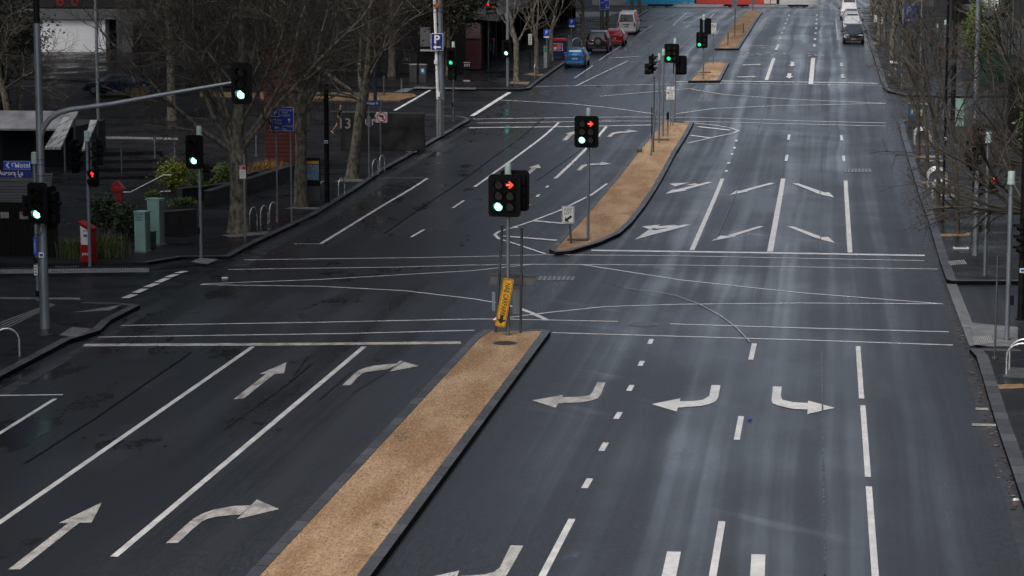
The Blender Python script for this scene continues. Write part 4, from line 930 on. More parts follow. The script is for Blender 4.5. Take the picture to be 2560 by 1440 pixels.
def vehicle(name, label, cat, loc, rz, W, st, cab, paint, wheels, wr=.32, rearglass=None, frontglass=None, group=None, tilt=0.0, extras=None, low=.28):
    """st: stations (y, z_belt, z_top, w_top) from tail to nose; cab = (first, last) stations with side windows"""
    t = thing(name, label, cat, loc, rz, group); t.rotation_euler.x = tilt
    hw = W / 2; rings = []; vs = []; fs = []
    L0, L1 = st[0][0], st[-1][0]
    for (y, zb, zt, wt) in st:
        e = min(abs(y - L0), abs(y - L1)); k = .86 if e < .01 else (.96 if e < .25 else 1)
        ring = [(-hw * .9 * k, y, low), (-hw * k, y, low + .16), (-hw * k, y, (low + zb) / 2 + .1), (-hw * .97 * k, y, zb), (-wt * k * .99, y, zt - .06), (-wt * k * .9, y, zt), (wt * k * .9, y, zt), (wt * k * .99, y, zt - .06), (hw * .97 * k, y, zb), (hw * k, y, (low + zb) / 2 + .1), (hw * k, y, low + .16), (hw * .9 * k, y, low)]
        rings.append(ring); vs += ring
    n = 12
    for i in range(len(st) - 1):
        for j in range(n):
            a, b = i * n + j, i * n + (j + 1) % n
            fs.append((a, b, b + n, a + n))
    fs += [tuple(range(n)), tuple(reversed(range((len(st) - 1) * n, len(st) * n)))]
    m = MB().add(vs, fs); o = m.build('body', paint, t, smooth=38)
    bm = bmesh.new(); bm.from_mesh(o.data); bmesh.ops.recalc_face_normals(bm, faces=bm.faces[:]); bm.to_mesh(o.data); bm.free()
    for sgn in (-1, 1):
        g = MB()
        for i in range(cab[0], cab[1]):
            a, b = rings[i], rings[i + 1]
            q = [a[3], b[3], b[4], a[4]] if sgn < 0 else [a[8], b[8], b[7], a[7]]
            if sgn < 0: q = [q[1], q[0], q[3], q[2]]; 
            quadp(g, *(q if sgn > 0 else [b[3], a[3], a[4], b[4]][::1] if False else q), ins=.07, off=.012 if sgn > 0 else .012)
        o = g.build('side_window', SCREEN, t)
        bm = bmesh.new(); bm.from_mesh(o.data)
        for f in bm.faces: f.normal_update()
        bm.to_mesh(o.data); bm.free()
    if rearglass:
        i, j = rearglass; a, b = rings[i], rings[j]; m = MB(); quadp(m, a[4], a[7], b[6], b[5], .09, .014); m.build('rear_window', SCREEN, t)
    if frontglass:
        i, j = frontglass; a, b = rings[i], rings[j]; m = MB(); quadp(m, a[7], a[4], b[5], b[6], .08, .014); m.build('windscreen', SCREEN, t)
    for y in wheels:
        for sgn in (-1, 1):
            m = MB().tube([(sgn * (hw - .2), y, wr), (sgn * (hw + .012), y, wr)], wr, 20)
            wo = m.build('tyre', RUB, t, smooth=40); wo.name = 'wheel'
            r = MB().tube([(sgn * (hw + .0), y, wr), (sgn * (hw + .03), y, wr)], [wr * .62, wr * .55], 10); r.build('rim', RIM, wo)
            MB().tube([(sgn * (hw - .12), y, wr + .02), (sgn * (hw + .006), y, wr + .02)], wr * 1.14, 20).build('wheel_arch', TRIM, t)
    for sgn in (-1, 1):
        ym = st[cab[1]][0] - .1; zb = st[cab[1]][1]
        MB().box((sgn * (hw + .13), ym, zb + .05), (.2, .12, .15)).build('mirror', TRIM if extras and extras.get('blackmirror') else paint, t, bevel=.03)
    MB().box((0, L0 + .0, low + .12), (W * .82, .16, .2)).build('rear_bumper', TRIM if extras and extras.get('blackbumper') else paint, t, bevel=.03)
    MB().box((0, L1 + .01, low + .12), (W * .82, .14, .2)).build('front_bumper', TRIM, t, bevel=.03)
    return t, rings
def rear_kit(t, rings, W, zl, hl=.2, wl=.2, zp=.75, st0=0, plw=.42, px=0):
    y = rings[0][0][1]
    for s_ in (-1, 1): MB().box((s_ * (W / 2 * .86 - wl / 2 + .02), y - .0, zl), (wl, .08, hl)).build('tail_light', TAIL, t, bevel=.03)
    MB().box((px, y - .02, zp), (plw, .03, .12)).box((px, y - .036, zp), (plw * .8, .004, .05), 1).build('number_plate', [PLATE, INK], t)
def front_kit(t, rings, W, zl, zp=.45, hl=.12, wl=.36):
    y = rings[-1][0][1]
    for s_ in (-1, 1): MB().box((s_ * (W / 2 * .86 - wl / 2 + .04), y + .0, zl), (wl, .1, hl)).build('headlight', HEADL, t, bevel=.03)
    MB().box((0, y + .03, zl - .08), (W * .42, .05, .2)).build('grille', TRIM, t, bevel=.02)
    MB().box((0, y + .085, zp), (.38, .02, .11)).box((0, y + .097, zp), (.3, .004, .05), 1).build('number_plate', [PLATE, INK], t)
def tilt_at(b): return math.atan((prof(b.y + 2) - prof(b.y - 2)) / 4)
def kerbdir(a, b): d = P(*b) - P(*a); return math.atan2(-d.x, d.y)
rzL = kerbdir((1408, 160), (1592, 44)); rzR = kerbdir((2177, 120), (2156, 53))
def at(px, py, L, rz, back=True):
    b = P(px, py); return b + Vector((-math.sin(rz), math.cos(rz), 0)) * (L / 2), b
def put(px, py, L, rz):
    c, b = at(px, py, L, rz); return Vector((c.x, c.y, prof(c.y)))
# blue hatchback
c = put(1437, 170, 3.8, rzL); W = 1.72
ST = [(-1.9, .95, 1.0, .72), (-1.82, 1.0, 1.06, .70), (-1.55, 1.02, 1.42, .60), (-1.2, 1.0, 1.52, .58), (.2, .97, 1.52, .6), (1.0, .95, 1.04, .72), (1.65, .82, .86, .7), (1.9, .6, .66, .66)]
t, r = vehicle('hatchback_car', 'small blue hatchback parked last in the row by the left kerb', 'car', c, rzL, W, ST, (2, 4), carpaint('blue_car_paint', (.010, .10, .29)), (-1.25, 1.22), .3, (1, 2), (5, 4), 'cars parked along the left kerb', tilt_at(c))
rear_kit(t, r, W, .88, .26, .16, .72); MB().box((0, -1.93, .98), (.1, .02, .05)).build('badge', CHROME, t)
# black four wheel drive with spare wheel
c = put(1492, 134, 4.4, rzL); W = 1.92
ST = [(-2.2, 1.05, 1.1, .82), (-2.15, 1.12, 1.16, .8), (-2.0, 1.15, 1.72, .70), (-1.8, 1.15, 1.84, .68), (.3, 1.13, 1.84, .70), (1.0, 1.12, 1.2, .8), (1.95, 1.02, 1.08, .8), (2.2, .7, .8, .78)]
t, r = vehicle('off_road_car', 'black four wheel drive with a spare wheel on its tailgate', 'car', c, rzL, W, ST, (2, 4), carpaint('black_car_paint', (.006, .007, .008), .25), (-1.35, 1.4), .38, (1, 2), (5, 4), 'cars parked along the left kerb', tilt_at(c), {'blackmirror': 1, 'blackbumper': 1}, low=.38)
rear_kit(t, r, W, 1.0, .2, .14, .86, px=-.5); 
sp = MB().tube([(.12, -2.22, 1.05), (.12, -2.42, 1.05)], .37, 22).build('spare_wheel', RUB, t, smooth=40)
m = MB().tube([(.12, -2.41, 1.05), (.12, -2.435, 1.05)], .23, 18, 1)
for i in range(6):
    a = i * math.pi / 3; m.box((.12 + .12 * math.cos(a), -2.445, 1.05 + .12 * math.sin(a)), (.07, .02, .07), 0)
m.build('spare_rim', [RIM, DSTEEL], sp)
# red car
c = put(1533, 116, 4.5, rzL); W = 1.8
ST = [(-2.25, .92, .98, .76), (-2.15, .98, 1.04, .75), (-1.6, 1.0, 1.36, .62), (-1.2, .98, 1.5, .60), (.2, .95, 1.5, .6), (1.1, .93, 1.0, .72), (1.95, .82, .86, .72), (2.25, .6, .66, .68)]
t, r = vehicle('red_car', 'red car parked between the black four wheel drive and the white van', 'car', c, rzL, W, ST, (2, 4), carpaint('red_car_paint', (.36, .012, .014)), (-1.35, 1.4), .32, (1, 2), (5, 4), 'cars parked along the left kerb', tilt_at(c))
rear_kit(t, r, W, .86, .2, .3, .7)
# white van
c = put(1566, 87, 4.9, rzL); W = 1.9
STV = [(-2.45, 1.1, 1.16, .86), (-2.4, 1.14, 1.2, .86), (-2.28, 1.2, 1.98, .76), (-2.1, 1.2, 2.2, .70), (1.0, 1.18, 2.22, .72), (1.95, 1.12, 1.22, .82), (2.3, .95, 1.0, .82), (2.45, .6, .7, .78)]
VW = carpaint('white_van_paint', (.75, .75, .73), .35, 0)
t, r = vehicle('white_van', 'white high roofed van parked at the far end of the left row', 'van', c, rzL, W, STV, (2, 4), VW, (-1.4, 1.5), .33, (1, 2), (5, 4), 'cars parked along the left kerb', tilt_at(c), {'blackmirror': 1})
rear_kit(t, r, W, .98, .42, .13, .82); MB().box((0, -2.46, .99), (.62, .04, .07)).build('handle_strip', TRIM, t)
# right hand row, fronts towards the camera
n0 = P(2134, 111); dv = Vector((-math.sin(rzR), math.cos(rzR), 0)); rzf = rzR + math.pi
def rput(k, L): q = n0 + dv * (k + L / 2); return Vector((q.x, q.y, prof(q.y)))
STS = [(-2.25, 1.0, 1.06, .8), (-2.15, 1.05, 1.1, .8), (-1.85, 1.08, 1.5, .66), (-1.5, 1.06, 1.68, .62), (.15, 1.03, 1.68, .62), (.98, 1.0, 1.1, .78), (1.9, .92, .98, .78), (2.18, .72, .82, .74), (2.25, .55, .6, .72)]
c = rput(0, 4.5); t, r = vehicle('parked_suv', 'black car at the front of the right hand row facing the camera', 'car', c, rzf, 1.85, STS, (2, 4), carpaint('black_suv_paint', (.010, .012, .015), .2), (-1.35, 1.4), .35, (1, 2), (5, 4), 'cars parked along the right kerb', -tilt_at(c))
front_kit(t, r, 1.85, .82, .5, .1, .42)
c = put(2131, 80, 4.5, rzR); t, r = vehicle('parked_suv', 'white car directly behind the black car on the right', 'car', c, rzf, 1.85, STS, (2, 4), carpaint('white_suv_paint', (.60, .61, .62), .3, 0), (-1.35, 1.4), .35, (1, 2), (5, 4), 'cars parked along the right kerb', -tilt_at(c), {'blackmirror': 1})
front_kit(t, r, 1.85, .82)
c = put(2129, 66, 4.5, rzR); t, r = vehicle('parked_suv', 'white car with an orange light behind the first white car', 'car', c, rzf, 1.85, STS, (2, 4), carpaint('silver_suv_paint', (.50, .52, .54), .3, .3), (-1.35, 1.4), .35, (1, 2), (5, 4), 'cars parked along the right kerb', -tilt_at(c))
front_kit(t, r, 1.85, .82)
c = put(2123, 50, 4.9, rzR); t, r = vehicle('white_van', 'white van at the back of the right hand row', 'van', c, rzf, 1.9, STV, (2, 4), VW, (-1.4, 1.5), .33, (1, 2), (5, 4), 'cars parked along the right kerb', -tilt_at(c), {'blackmirror': 1})
front_kit(t, r, 1.9, .9)

# tram across the far end of the street
TB = carpaint('tram_blue', (.03, .28, .52), .35, 0); TR = carpaint('tram_red', (.52, .05, .035), .35, 0); TW = carpaint('tram_white', (.55, .56, .55), .35, 0)
YT = 338.0
x0 = atY(1566, 10, YT).x; x1 = atY(2046, 10, YT).x; zt = prof(YT)
t = thing('tram', 'long low tram in blue, red and white sections crossing the far end', 'tram', ((x0 + x1) / 2, YT, zt))
L = x1 - x0; xs = [(-L / 2, -L * .14, TB), (-L * .14, L * .29, TR), (L * .29, L / 2, TW)]
for i, (a, b, mt) in enumerate(xs):
    m = MB(); g = .25
    prof_ = [(-1.3, .42), (-1.33, .9), (-1.3, 2.3), (-1.1, 3.2), (-.8, 3.4), (.8, 3.4), (1.1, 3.2), (1.3, 2.3), (1.33, .9), (1.3, .42)]
    secs = [(a + (g if i else 0), 1)] + [(b - (g if i < 2 else 0), 1)]
    if i == 0: secs = [(a, .55), (a + .5, .8), (a + 1.5, 1)] + secs[1:]
    if i == 2: secs = secs[:1] + [(b - 1.5, 1), (b - .5, .8), (b, .55)]
    vs = []; fs = []
    for x, k in secs: vs += [(x, y * k, z if z < 2 else .9 + (z - .9) * (.9 + .1 * k)) for y, z in prof_]
    n = len(prof_)
    for q in range(len(secs) - 1):
        for j in range(n): fs.append((q * n + j, q * n + (j + 1) % n, (q + 1) * n + (j + 1) % n, (q + 1) * n + j))
    fs += [tuple(range(n)), tuple(reversed(range((len(secs) - 1) * n, len(secs) * n)))]
    o = m.add(vs, fs).build('body_section', mt, t, smooth=35)
    bm = bmesh.new(); bm.from_mesh(o.data); bmesh.ops.recalc_face_normals(bm, faces=bm.faces[:]); bm.to_mesh(o.data); bm.free()
    m = MB(); xa = a + (2.0 if i == 0 else .6); xb = b - (2.0 if i == 2 else .6)
    k = 4
    for q in range(k): m.box((xa + (xb - xa) * (q + .5) / k, -1.325, 1.85), ((xb - xa) / k - .15, .05, .95))
    m.build('window_band', SCREEN, o)
    m = MB().box(((a + b) / 2, 0, .3), (min(3.4, (b - a) * .5), 2.3, .34))
    for sx in (-.85, .85): m.tube([((a + b) / 2 + sx, -1.18, .3), ((a + b) / 2 + sx, 1.18, .3)], .3, 14)
    m.build('bogie', TRIM, t)
for i in range(2):
    x = xs[i][1]; MB().box((x, 0, 1.9), (.5, 2.2, 2.8)).build('gangway', RUB, t)
YST = M('yellow_step_edge', (.65, .5, .02), .5)
for x in (-L * .19, -L * .155, L * .235, L * .27):
    d = MB().box((x, -1.345, 1.5), (.78, .06, 2.0)).build('door', TB if x < 0 else TW, t, bevel=.02)
    MB().box((x, -1.38, 1.7), (.5, .03, 1.2)).build('door_glass', SCREEN, d); MB().box((x, -1.385, .58), (.7, .03, .12)).build('door_step', YST, d)
for dy in (-.72, .72):
    struct(MB().box((0, YT + dy, prof(YT) + .004), (90, .07, .012)).build('tram_rail', M('rail_steel', (.10, .10, .11), .3, .8)))
# ================================================================== STREET FURNITURE
def T(name, label, cat, px, h=.13, rz=0, group=None):
    b = P(*px, h); return thing(name, label, cat, b, rz, group), b
# pale green cabinets
def cabinet(label, px, w, d, H, rz, h=.13, side=CABD, lettering=None, grp=None):
    t, b = T('utility_cabinet', label, 'cabinet', px, h, R(rz), grp)
    MB().box((0, 0, H / 2 + .06), (w, d, H)).build('case', CABG, t, bevel=.012)
    MB().box((w / 2 + .006, 0, H / 2 + .06), (.01, d - .06, H - .12)).build('side_panel', side, t)
    MB().box((0, 0, H + .08), (w + .05, d + .05, .05)).build('cap', CABG, t, bevel=.01)
    MB().box((0, 0, .03), (w + .06, d + .06, .06)).build('plinth', CONC, t)
    m = MB().box((0, -d / 2 - .006, H / 2 + .06), (w - .07, .012, H - .1)); m.build('door', CABG, t, bevel=.004)
    if lettering:
        m = MB(); z = H - .02
        for wd in lettering: m.text(wd, .085, (-.02, -d / 2 - .016, z), 0, .002); z -= .11
        m.build('lettering', INK, t)
    MB().box((w / 2 + .02, -d * .3, H * .78), (.03, .05, .05)).build('handle', CHROME, t, bevel=.01)
    return t, b
b = P(353, 630, .13); s = scl(b)
cabinet('shorter pale green cabinet with dark lettering nearest the kerb', (357, 630), 30 / s, .45, hgt(b, 530) - .06, -13, lettering=('VICROADS', 'TRAFFIC', 'SIGNALS'))
b2 = P(390, 613, .13); cabinet('taller pale green cabinet standing behind the shorter one', (391, 613), 34 / scl(b2), .42, hgt(b2, 498) - .06, -16)
t, b3 = T('bin', 'small green bin squeezed between the two pale cabinets', 'bin', (376, 620)); MB().box((.05, 0, .32), (.3, .3, .62), top=(1.1, 1.1)).build('body', M('dark_green_plastic', (.008, .06, .03), .4), t, bevel=.03); MB().box((.05, 0, .66), (.36, .36, .05)).build('lid', M('dark_green_lid', (.01, .05, .03), .4), t, bevel=.015)
b = P(2398, 316, .13); cabinet('tall pale green cabinet behind the right hand trees', (2398, 316), 20 / scl(b), .45, hgt(b, 249) - .06, 5, side=CABG)
# red stands
RS = M('red_stand_paint', (.36, .010, .012), .35, var=.12)
b = P(222, 655, .13); t = thing('newspaper_stand', 'red street stand with a white sloping panel behind the signal post', 'stand', b, R(-12)); H = hgt(b, 556)
MB().ext([(-.24, 0), (.24, 0), (.25, H - .25), (-.26, H)], -.2, .2).build('body', RS, t, bevel=.015)
MB().ext([(-.2, H * .45), (.1, H * .45), (.12, H - .3), (-.22, H - .12)], -.215, -.2).box((0, -.222, H * .68), (.16, .012, .1), 1).box((0, -.222, H * .8), (.2, .012, .03), 1).build('front_panel', [WHITE, M('stand_print', (.1, .14, .25), .5)], t)
MB().ext([(-.28, H), (.27, H - .27), (.27, H - .21), (-.28, H + .06)], -.24, .24).build('sloping_lid', RS, t)
MB().text('post', .2, (0, -.205, .35), 0, .01).build('lettering', WHITE, t)
b = P(297, 520, .13); t = thing('information_stand', 'red pillar stand with a tilted red head near the stairs', 'stand', b, R(8)); H = hgt(b, 452)
MB().box((0, 0, H * .35), (.36, .26, H * .7)).build('pillar', RS, t, bevel=.02)
MB().ext([(-.3, H * .62), (.1, H * .6), (.32, H * .72), (-.02, H + .02), (-.3, H * .9)], -.2, .16).build('tilted_head', RS, t, bevel=.015); MB().text('Your say', .1, (.05, -.21, H * .78), 0, .003).build('lettering', M('pale_pink_print', (.5, .3, .3), .5), t)
# bike hoops
def hoop_mb(w=.75, h=.85, r=.028):
    pts = [(-w / 2, 0, 0)]
    for i in range(13):
        a = math.pi - math.pi * i / 12; pts.append((w / 2 * math.cos(a), 0, h - w / 2 + w / 2 * math.sin(a)))
    pts.append((w / 2, 0, 0)); return MB().tube(pts, r, 10)
hoop = thing('bike_hoop', '', 'bike rack', (0, 0, 0)); hoop_mb().build('tube', PSTEEL, hoop, smooth=60)
MB().cyl((-.375, 0, 0), .06, .015, 12).cyl((.375, 0, 0), .06, .015, 12).build('base_plates', BRUSH, hoop)
spots = [((634, 566), 'first polished bike hoop to the right of the largest plane trunk'), ((661, 562), 'middle one of three polished bike hoops by the largest plane trunk'), ((683, 553), 'last of three polished bike hoops by the largest plane trunk, nearest the guide sign'), ((807, 497), 'polished bike hoop between the map panel and the black pole'), ((854, 488), 'polished bike hoop just left of the leaning plane trunk'), ((938, 438), 'polished bike hoop left of the no left turn post'), ((955, 428), 'polished bike hoop right beside the no left turn post'), ((17, 892), 'large bike hoop at the left edge of the near footpath')]
for i, (px, lab) in enumerate(spots):
    b = P(*px, .13)
    if i == 0: hoop.location = b; hoop.rotation_euler = (0, 0, R(78)); hoop['label'] = lab; hoop['group'] = 'bike hoops on the left footpath'
    else: dup(hoop, b, R(78 if i < 7 else 25), lab, 'bike hoops on the left footpath')
# spiral racks on the right
def spiral(label, px, n, w, rz, gap=.33):
    t, b = T('spiral_bike_rack', label, 'bike rack', px, .13, R(rz), 'arched bike racks on the right')
    for i in range(n):
        m = MB(); pts = [(-w / 2, i * gap, 0)]
        for q in range(13):
            a = math.pi - math.pi * q / 12; pts.append((w / 2 * math.cos(a), i * gap, .55 + .38 * math.sin(a)))
        pts.append((w / 2, i * gap, 0)); m.tube(pts, .03, 8).build('hoop', PSTEEL, t, smooth=60)
    MB().box((0, (n - 1) * gap / 2, .02), (w + .1, n * gap, .03)).build('base_rail', DSTEEL, t); return t
spiral('far arched bike rack of four hoops by the bins on the right', (2308, 364), 4, .95, 0, .9); spiral('middle arched bike rack of four hoops behind the black pole on the right', (2345, 470), 4, .95, 0, .62); spiral('nearer arched bike rack of four hoops above the pale bench', (2358, 500), 4, .95, 0, .5)
spiral('dark arched bike rack at the right edge beside the sandy patch', (2556, 940), 2, .9, -10, .8)
# benches and pale slabs on the right
def bench(label, px, w, d, rz=0):
    t, b = T('bench', label, 'bench', px, .13, R(rz))
    MB().box((0, 0, .43), (w, d, .07)).build('seat', M('pale_bench_slab', (.36, .37, .38), .35, var=.12), t, bevel=.01)
    for x in (-w * .28, w * .28): MB().box((x, 0, .2), (.08, d * .6, .4)).build('leg', DSTEEL, t)
bench('pale bench seat below the arched bike racks', (2372, 512), 1.0, .5); bench('far pale bench seat above the sandy strip on the right', (2332, 411), .8, .5); bench('pale bench seat just nearer than the far one', (2338, 421), .8, .45)
b = P(2402, 621, .13); o = MB().box((0, 0, .02), (.62, .32, .04)).box((0, 0, .045), (.45, .1, .012), 1).build('access_cover', [WHITE, INK]); o.location = b; tag(o, 'bright white rectangular cover with a dark slot on the right footpath', 'pit lid')
# map panel
b = P(783, 509, .13); t = thing('map_panel', 'upright map panel with a yellow band beside the second plane trunk', 'information panel', b, R(6)); H = hgt(b, 397); w_ = .72
MB().box((0, 0, .12 + H / 2), (w_, .16, H - .24 + .12)).build('frame', BLKP, t, bevel=.02); MB().box((0, -.083, H * .24), (w_ - .04, .012, H * .3)).build('lower_panel', M('panel_grey', (.06, .062, .064), .5), t)
m = MB().box((0, -.084, H * .92), (w_ - .12, .012, H * .07), 0); m.box((0, -.084, H * .70), (w_ - .12, .012, H * .34), 1)
rn = random.Random(5)
for i in range(26): m.box((rn.uniform(-.24, .24), -.091, H * rn.uniform(.55, .86)), (rn.uniform(.03, .14), .004, rn.uniform(.02, .1)), 2 + i % 2)
m.build('map_face', [YEL, M('map_blue', (.12, .25, .38), .4), M('map_pale', (.38, .42, .4), .4), M('map_street', (.22, .3, .3), .4)], t)
# black columns
def column(label, px, top, w, mat=BLKP, sticker=None):
    b = P(*px, .13); H = hgt(b, top); t = thing('smart_pole', label, 'pole', b); r = w / scl(b) / 2
    MB().tube([(0, 0, 0), (0, 0, H)], r, 14).build('shaft', mat, t, smooth=40); MB().cyl((0, 0, 0), r + .06, .05, 14).build('base_collar', mat, t)
    if sticker:
        z = hgt(b, sticker); MB().box((0, -r - .005, z), (.18, .012, .15)).box((0, -r - .013, z), (.12, .006, .07), 1).build('sticker', [WHITE, SBLUE], t)
    return t, b, r
column('thick black pole beside the map panel with a blue and white sticker', (818, 506), 210, 13, sticker=354)
column('slim black pole with a small blue and white sticker on the right footpath', (2357, 556), -60, 6, sticker=347)
column('dark pole at the right edge with a tall blue and white sticker', (2552, 800), -100, 18, sticker=675)
column('thick black pole among the trees beyond the lane on the right', (2382, 300), -80, 12)
column('tall grey lamp pole in front of the green hedge on the right', (2438, 300), -100, 12, GALV)
column('thin grey pole beside the ribbed ramp on the right', (2487, 896), 640, 5, DSTEEL)
column('thin sign pole near the right kerb by the bins', (2282, 365), 180, 3, DSTEEL)
column('thin grey pole left of the slender trunks on the right', (2254, 220), -60, 5, GALV)
column('grey lamp pole behind the wide bare tree on the left', (247, 345), -80, 8, GALV)
column('dark pole beyond the leaning plane trunk', (938, 258), 150, 9, M('dark_blue_pole', (.008, .012, .03), .4))
column('grey bollard pole on the ochre traffic island', (960, 236), 190, 4, DSTEEL); column('polished bollard pole on the end of the ochre traffic island', (1004, 234), 196, 4, BRUSH)
column('rusty capped thin pole on the plaza', (305, 445), 360, 4, DSTEEL); column('leaning looking thin pole at the top of the plaza', (388, 412), 338, 5, GALV); column('short thin pole above the green shrubs', (437, 392), 352, 4, GALV); column('thin pole in front of the red mesh wall', (641, 390), 318, 4, GALV)
# bins
def litter(label, px, w, H, sticker=None, rz=0, trash=False):
    b = P(*px, .13); t = thing('litter_bin', label, 'bin', b, R(rz)); W = w / scl(b)
    MB().box((0, 0, H / 2), (W, .5, H)).build('case', M('bin_steel', (.10, .10, .10), .4, .7, var=.2, stretch=(8, 1, .2)), t, bevel=.02)
    MB().box((0, 0, H + .02), (W + .03, .54, .05)).build('lid', BRUSH, t, bevel=.01)
    if sticker: MB().ext(rr(W * .55, .42, .05, 3, 0, H * .66), -.266, -.251).ext(rr(W * .25, .2, .04, 3, 0, H * .68), -.272, -.267, 1).build('sticker', sticker, t)
    if trash:
        m = MB(); rn = random.Random(9)
        for i in range(12): m.box((rn.uniform(-W * .45, W * .45), rn.uniform(-.2, .2), H + .08 + rn.uniform(0, .1)), (.16, .14, .12), i % 2, rn.uniform(0, 3), top=(.6, .6))
        m.build('rubbish', [WHITE, M('cream_paper', (.45, .42, .36), .7)], t)
ST1 = [M('teal_sticker', (.08, .28, .36), .4), WHITE]; ST2 = [M('bright_blue_sticker', (.02, .18, .5), .4), M('sticker_sun', (.5, .4, .1), .4)]
litter('plain steel bin on the left of the pair behind the parking pole', (1034, 207), 19, 1.35); litter('steel bin with a teal sticker, right of the pair', (1058, 207), 19, 1.35, ST1)
litter('dark slatted bin overflowing with rubbish beside the right trees', (2237, 200), 24, 1.2, ST2, 0, True)
litter('dark bin with a blue and yellow sticker near the right corner', (2281, 318), 22, 1.5, ST2); litter('second dark bin with a pale yellow panel near the right corner', (2306, 318), 22, 1.45, [M('pale_yellow_panel', (.34, .36, .2), .5), M('pale_blue_panel', (.25, .35, .42), .5)])
def skip(label, px, w, rz=0):
    b = P(*px, .13); W = w / scl(b); t = thing('skip_bin', label, 'bin', b, R(rz)); H = 1.25; bl = M('skip_blue', (.008, .03, .12), .45); rd = M('skip_red', (.48, .025, .025), .45)
    MB().box((0, 0, .2 + H / 2), (W * .9, 1.0, H), top=(1.11, 1.1)).build('body', bl, t, bevel=.04)
    m = MB().ext([(-W * .54, H + .2), (W * .54, H + .2), (W * .5, H + .4), (W * .2, H + .46), (-W * .2, H + .46), (-W * .5, H + .4)], -.6, .6).build('lid', rd, t, bevel=.04)
    m = MB().box((0, -.555, H * .62 + .2), (W * .62, .03, H * .5), 1).box((0, -.562, H * .62 + .2), (W * .56, .03, H * .44), 0); m.ext(disc(.13, 12, -W * .15, H * .55 + .2), -.59, -.576, 1)
    for i in range(3): m.box((W * .1, -.58, H * .75 - i * .15 + .2), (W * .22, .012, .05), 1)
    m.build('poster', [rd, WHITE], t)
    for x in (-W * .35, W * .35): MB().tube([(x - .05, -.4, .1), (x + .05, -.4, .1)], .1, 12).build('castor', RUB, t)
skip('large blue skip bin with a red lid behind the blue car', (1396, 147), 40); skip('blue skip bin with a red lid against the dark barrier', (1221, 146), 28)
def meter(label, px, top, w):
    b = P(*px, .13); H = hgt(b, top); W = w / scl(b); t = thing('ticket_machine', label, 'ticket machine', b)
    MB().box((0, 0, H / 2), (W, .3, H)).build('case', M('meter_grey', (.26, .28, .27), .45), t, bevel=.02); MB().box((0, -.155, H * .84), (W * .7, .02, H * .2)).build('green_panel', M('meter_green', (.02, .22, .10), .4), t); MB().box((0, 0, H + .02), (W + .04, .34, .05)).build('cap', GALV, t)
meter('tall pale ticket machine left of the blue skip bin', (1364, 170), 116, 9); meter('pale ticket machine beyond the skip bin', (1425, 122), 90, 9)
b = P(1373, 167, .13); t = thing('litter_bin', 'round bin with a bright steel rim beside the ticket machine', 'bin', b); MB().cyl((0, 0, 0), .2, 1.0, 18).build('case', DSTEEL, t, smooth=40); MB().cyl((0, 0, 1.0), .24, .06, 18).build('rim', CHROME, t, smooth=40)
dup(hoop, P(1340, 186, .13), R(80), 'short bike hoop at the sandy tree base on the far corner', 'bike hoops on the left footpath'); dup(hoop, P(1442, 128, .13), R(30), 'bright bike hoop behind the roof of the blue car', 'bike hoops on the left footpath', 1.3)
for i, (lab, px, top, w) in enumerate((('pale box on a post left of the far right trunks', (2190, 75), 38, 6), ('slim pale box on a post right of the far right trunks', (2206, 76), 42, 4))):
    b = P(*px, .13); H = hgt(b, top); W = w / scl(b) * 1.6; t = thing('post_box', lab, 'box', b); MB().tube([(0, 0, 0), (0, 0, H)], .05, 8).build('post', DSTEEL, t); MB().box((0, 0, H - .35), (W, .3, .7)).build('box', WHITE, t, bevel=.03)
# white rounded post tops
for lab, px, top in (('pale capped post beside the thick black pole on the right', (2362, 118), 50), ('pale capped post in front of the blue grey wall', (2343, 115), 58)):
    t, b, H, s = post(lab, px, top, .06, h=.13)
# signal box, drums and hydrant: plaza stairs, walls and handrails
b = P(360, 485, .13)
HR = M('bright_handrail', (.75, .75, .74), .25, .3, var=.05)
def rail(label, base, pts, px_posts):
    b = P(*base, .13); t = thing('handrail', label, 'handrail', b)
    q = [(offx(b, x), 0, hgt(b, y)) for x, y in pts]; MB().tube(q, .03, 10).build('rail', HR, t, smooth=40)
    for i in px_posts: MB().tube([(q[i][0], 0, -.1), q[i]], .022, 8).build('post', DSTEEL, t)
rail('long bright stair handrail leading from the red stand to the shrubs', (340, 500), [(307, 481), (326, 481), (412, 437), (433, 437)], (1, 2)); rail('upper end of the nearer bright handrail above the tall cabinet', (405, 500), [(337, 513), (386, 489), (404, 479), (428, 478)], (1, 2))
# low walls and planters
def wall(label, name, a, b_, H, th=.35, mat=None, h=.1, cap=True, ext_=None):
    p, q = P(*a, h), P(*b_, h); c = (p + q) / 2; d = q - p; rz = math.atan2(d.y, d.x); t = thing(name, label, 'wall', c, rz)
    MB().box((0, 0, H / 2 - .1), (d.length, th, H + .2)).build('wall', mat or GRAN, t)
    if cap: MB().box((0, 0, H + .03), (d.length + .06, th + .06, .06)).build('coping', GRANC, t, bevel=.01)
    return t
GRAN = M('dark_granite', (.022, .022, .023), .45, var=.3, scale=4, bump=.1); GRANC = M('granite_coping', (.05, .05, .052), .4, var=.4, scale=2)
wall('dark granite planter wall below the low shrubs', 'planter_wall', (405, 590), (487, 583), 1.0); wall('dark granite planter wall running along the footpath', 'planter_wall', (520, 520), (730, 448), .75)
wall('dark terrace wall behind the low shrubs', 'planter_wall', (450, 510), (600, 492), .7); wall('low terrace wall below the straw coloured grasses', 'planter_wall', (585, 470), (735, 428), .5)
for i in range(4):
    p, q = P(240, 440 - 14 * i, .1), P(400, 436 - 14 * i, .1); c = (p + q) / 2; d = q - p
    o = struct(MB().box((0, 0, .07 * (i + 1)), (d.length, 4.4, .14 * (i + 1))).build('plaza_step', PAVE)); o.location = c; o.rotation_euler.z = math.atan2(d.y, d.x)
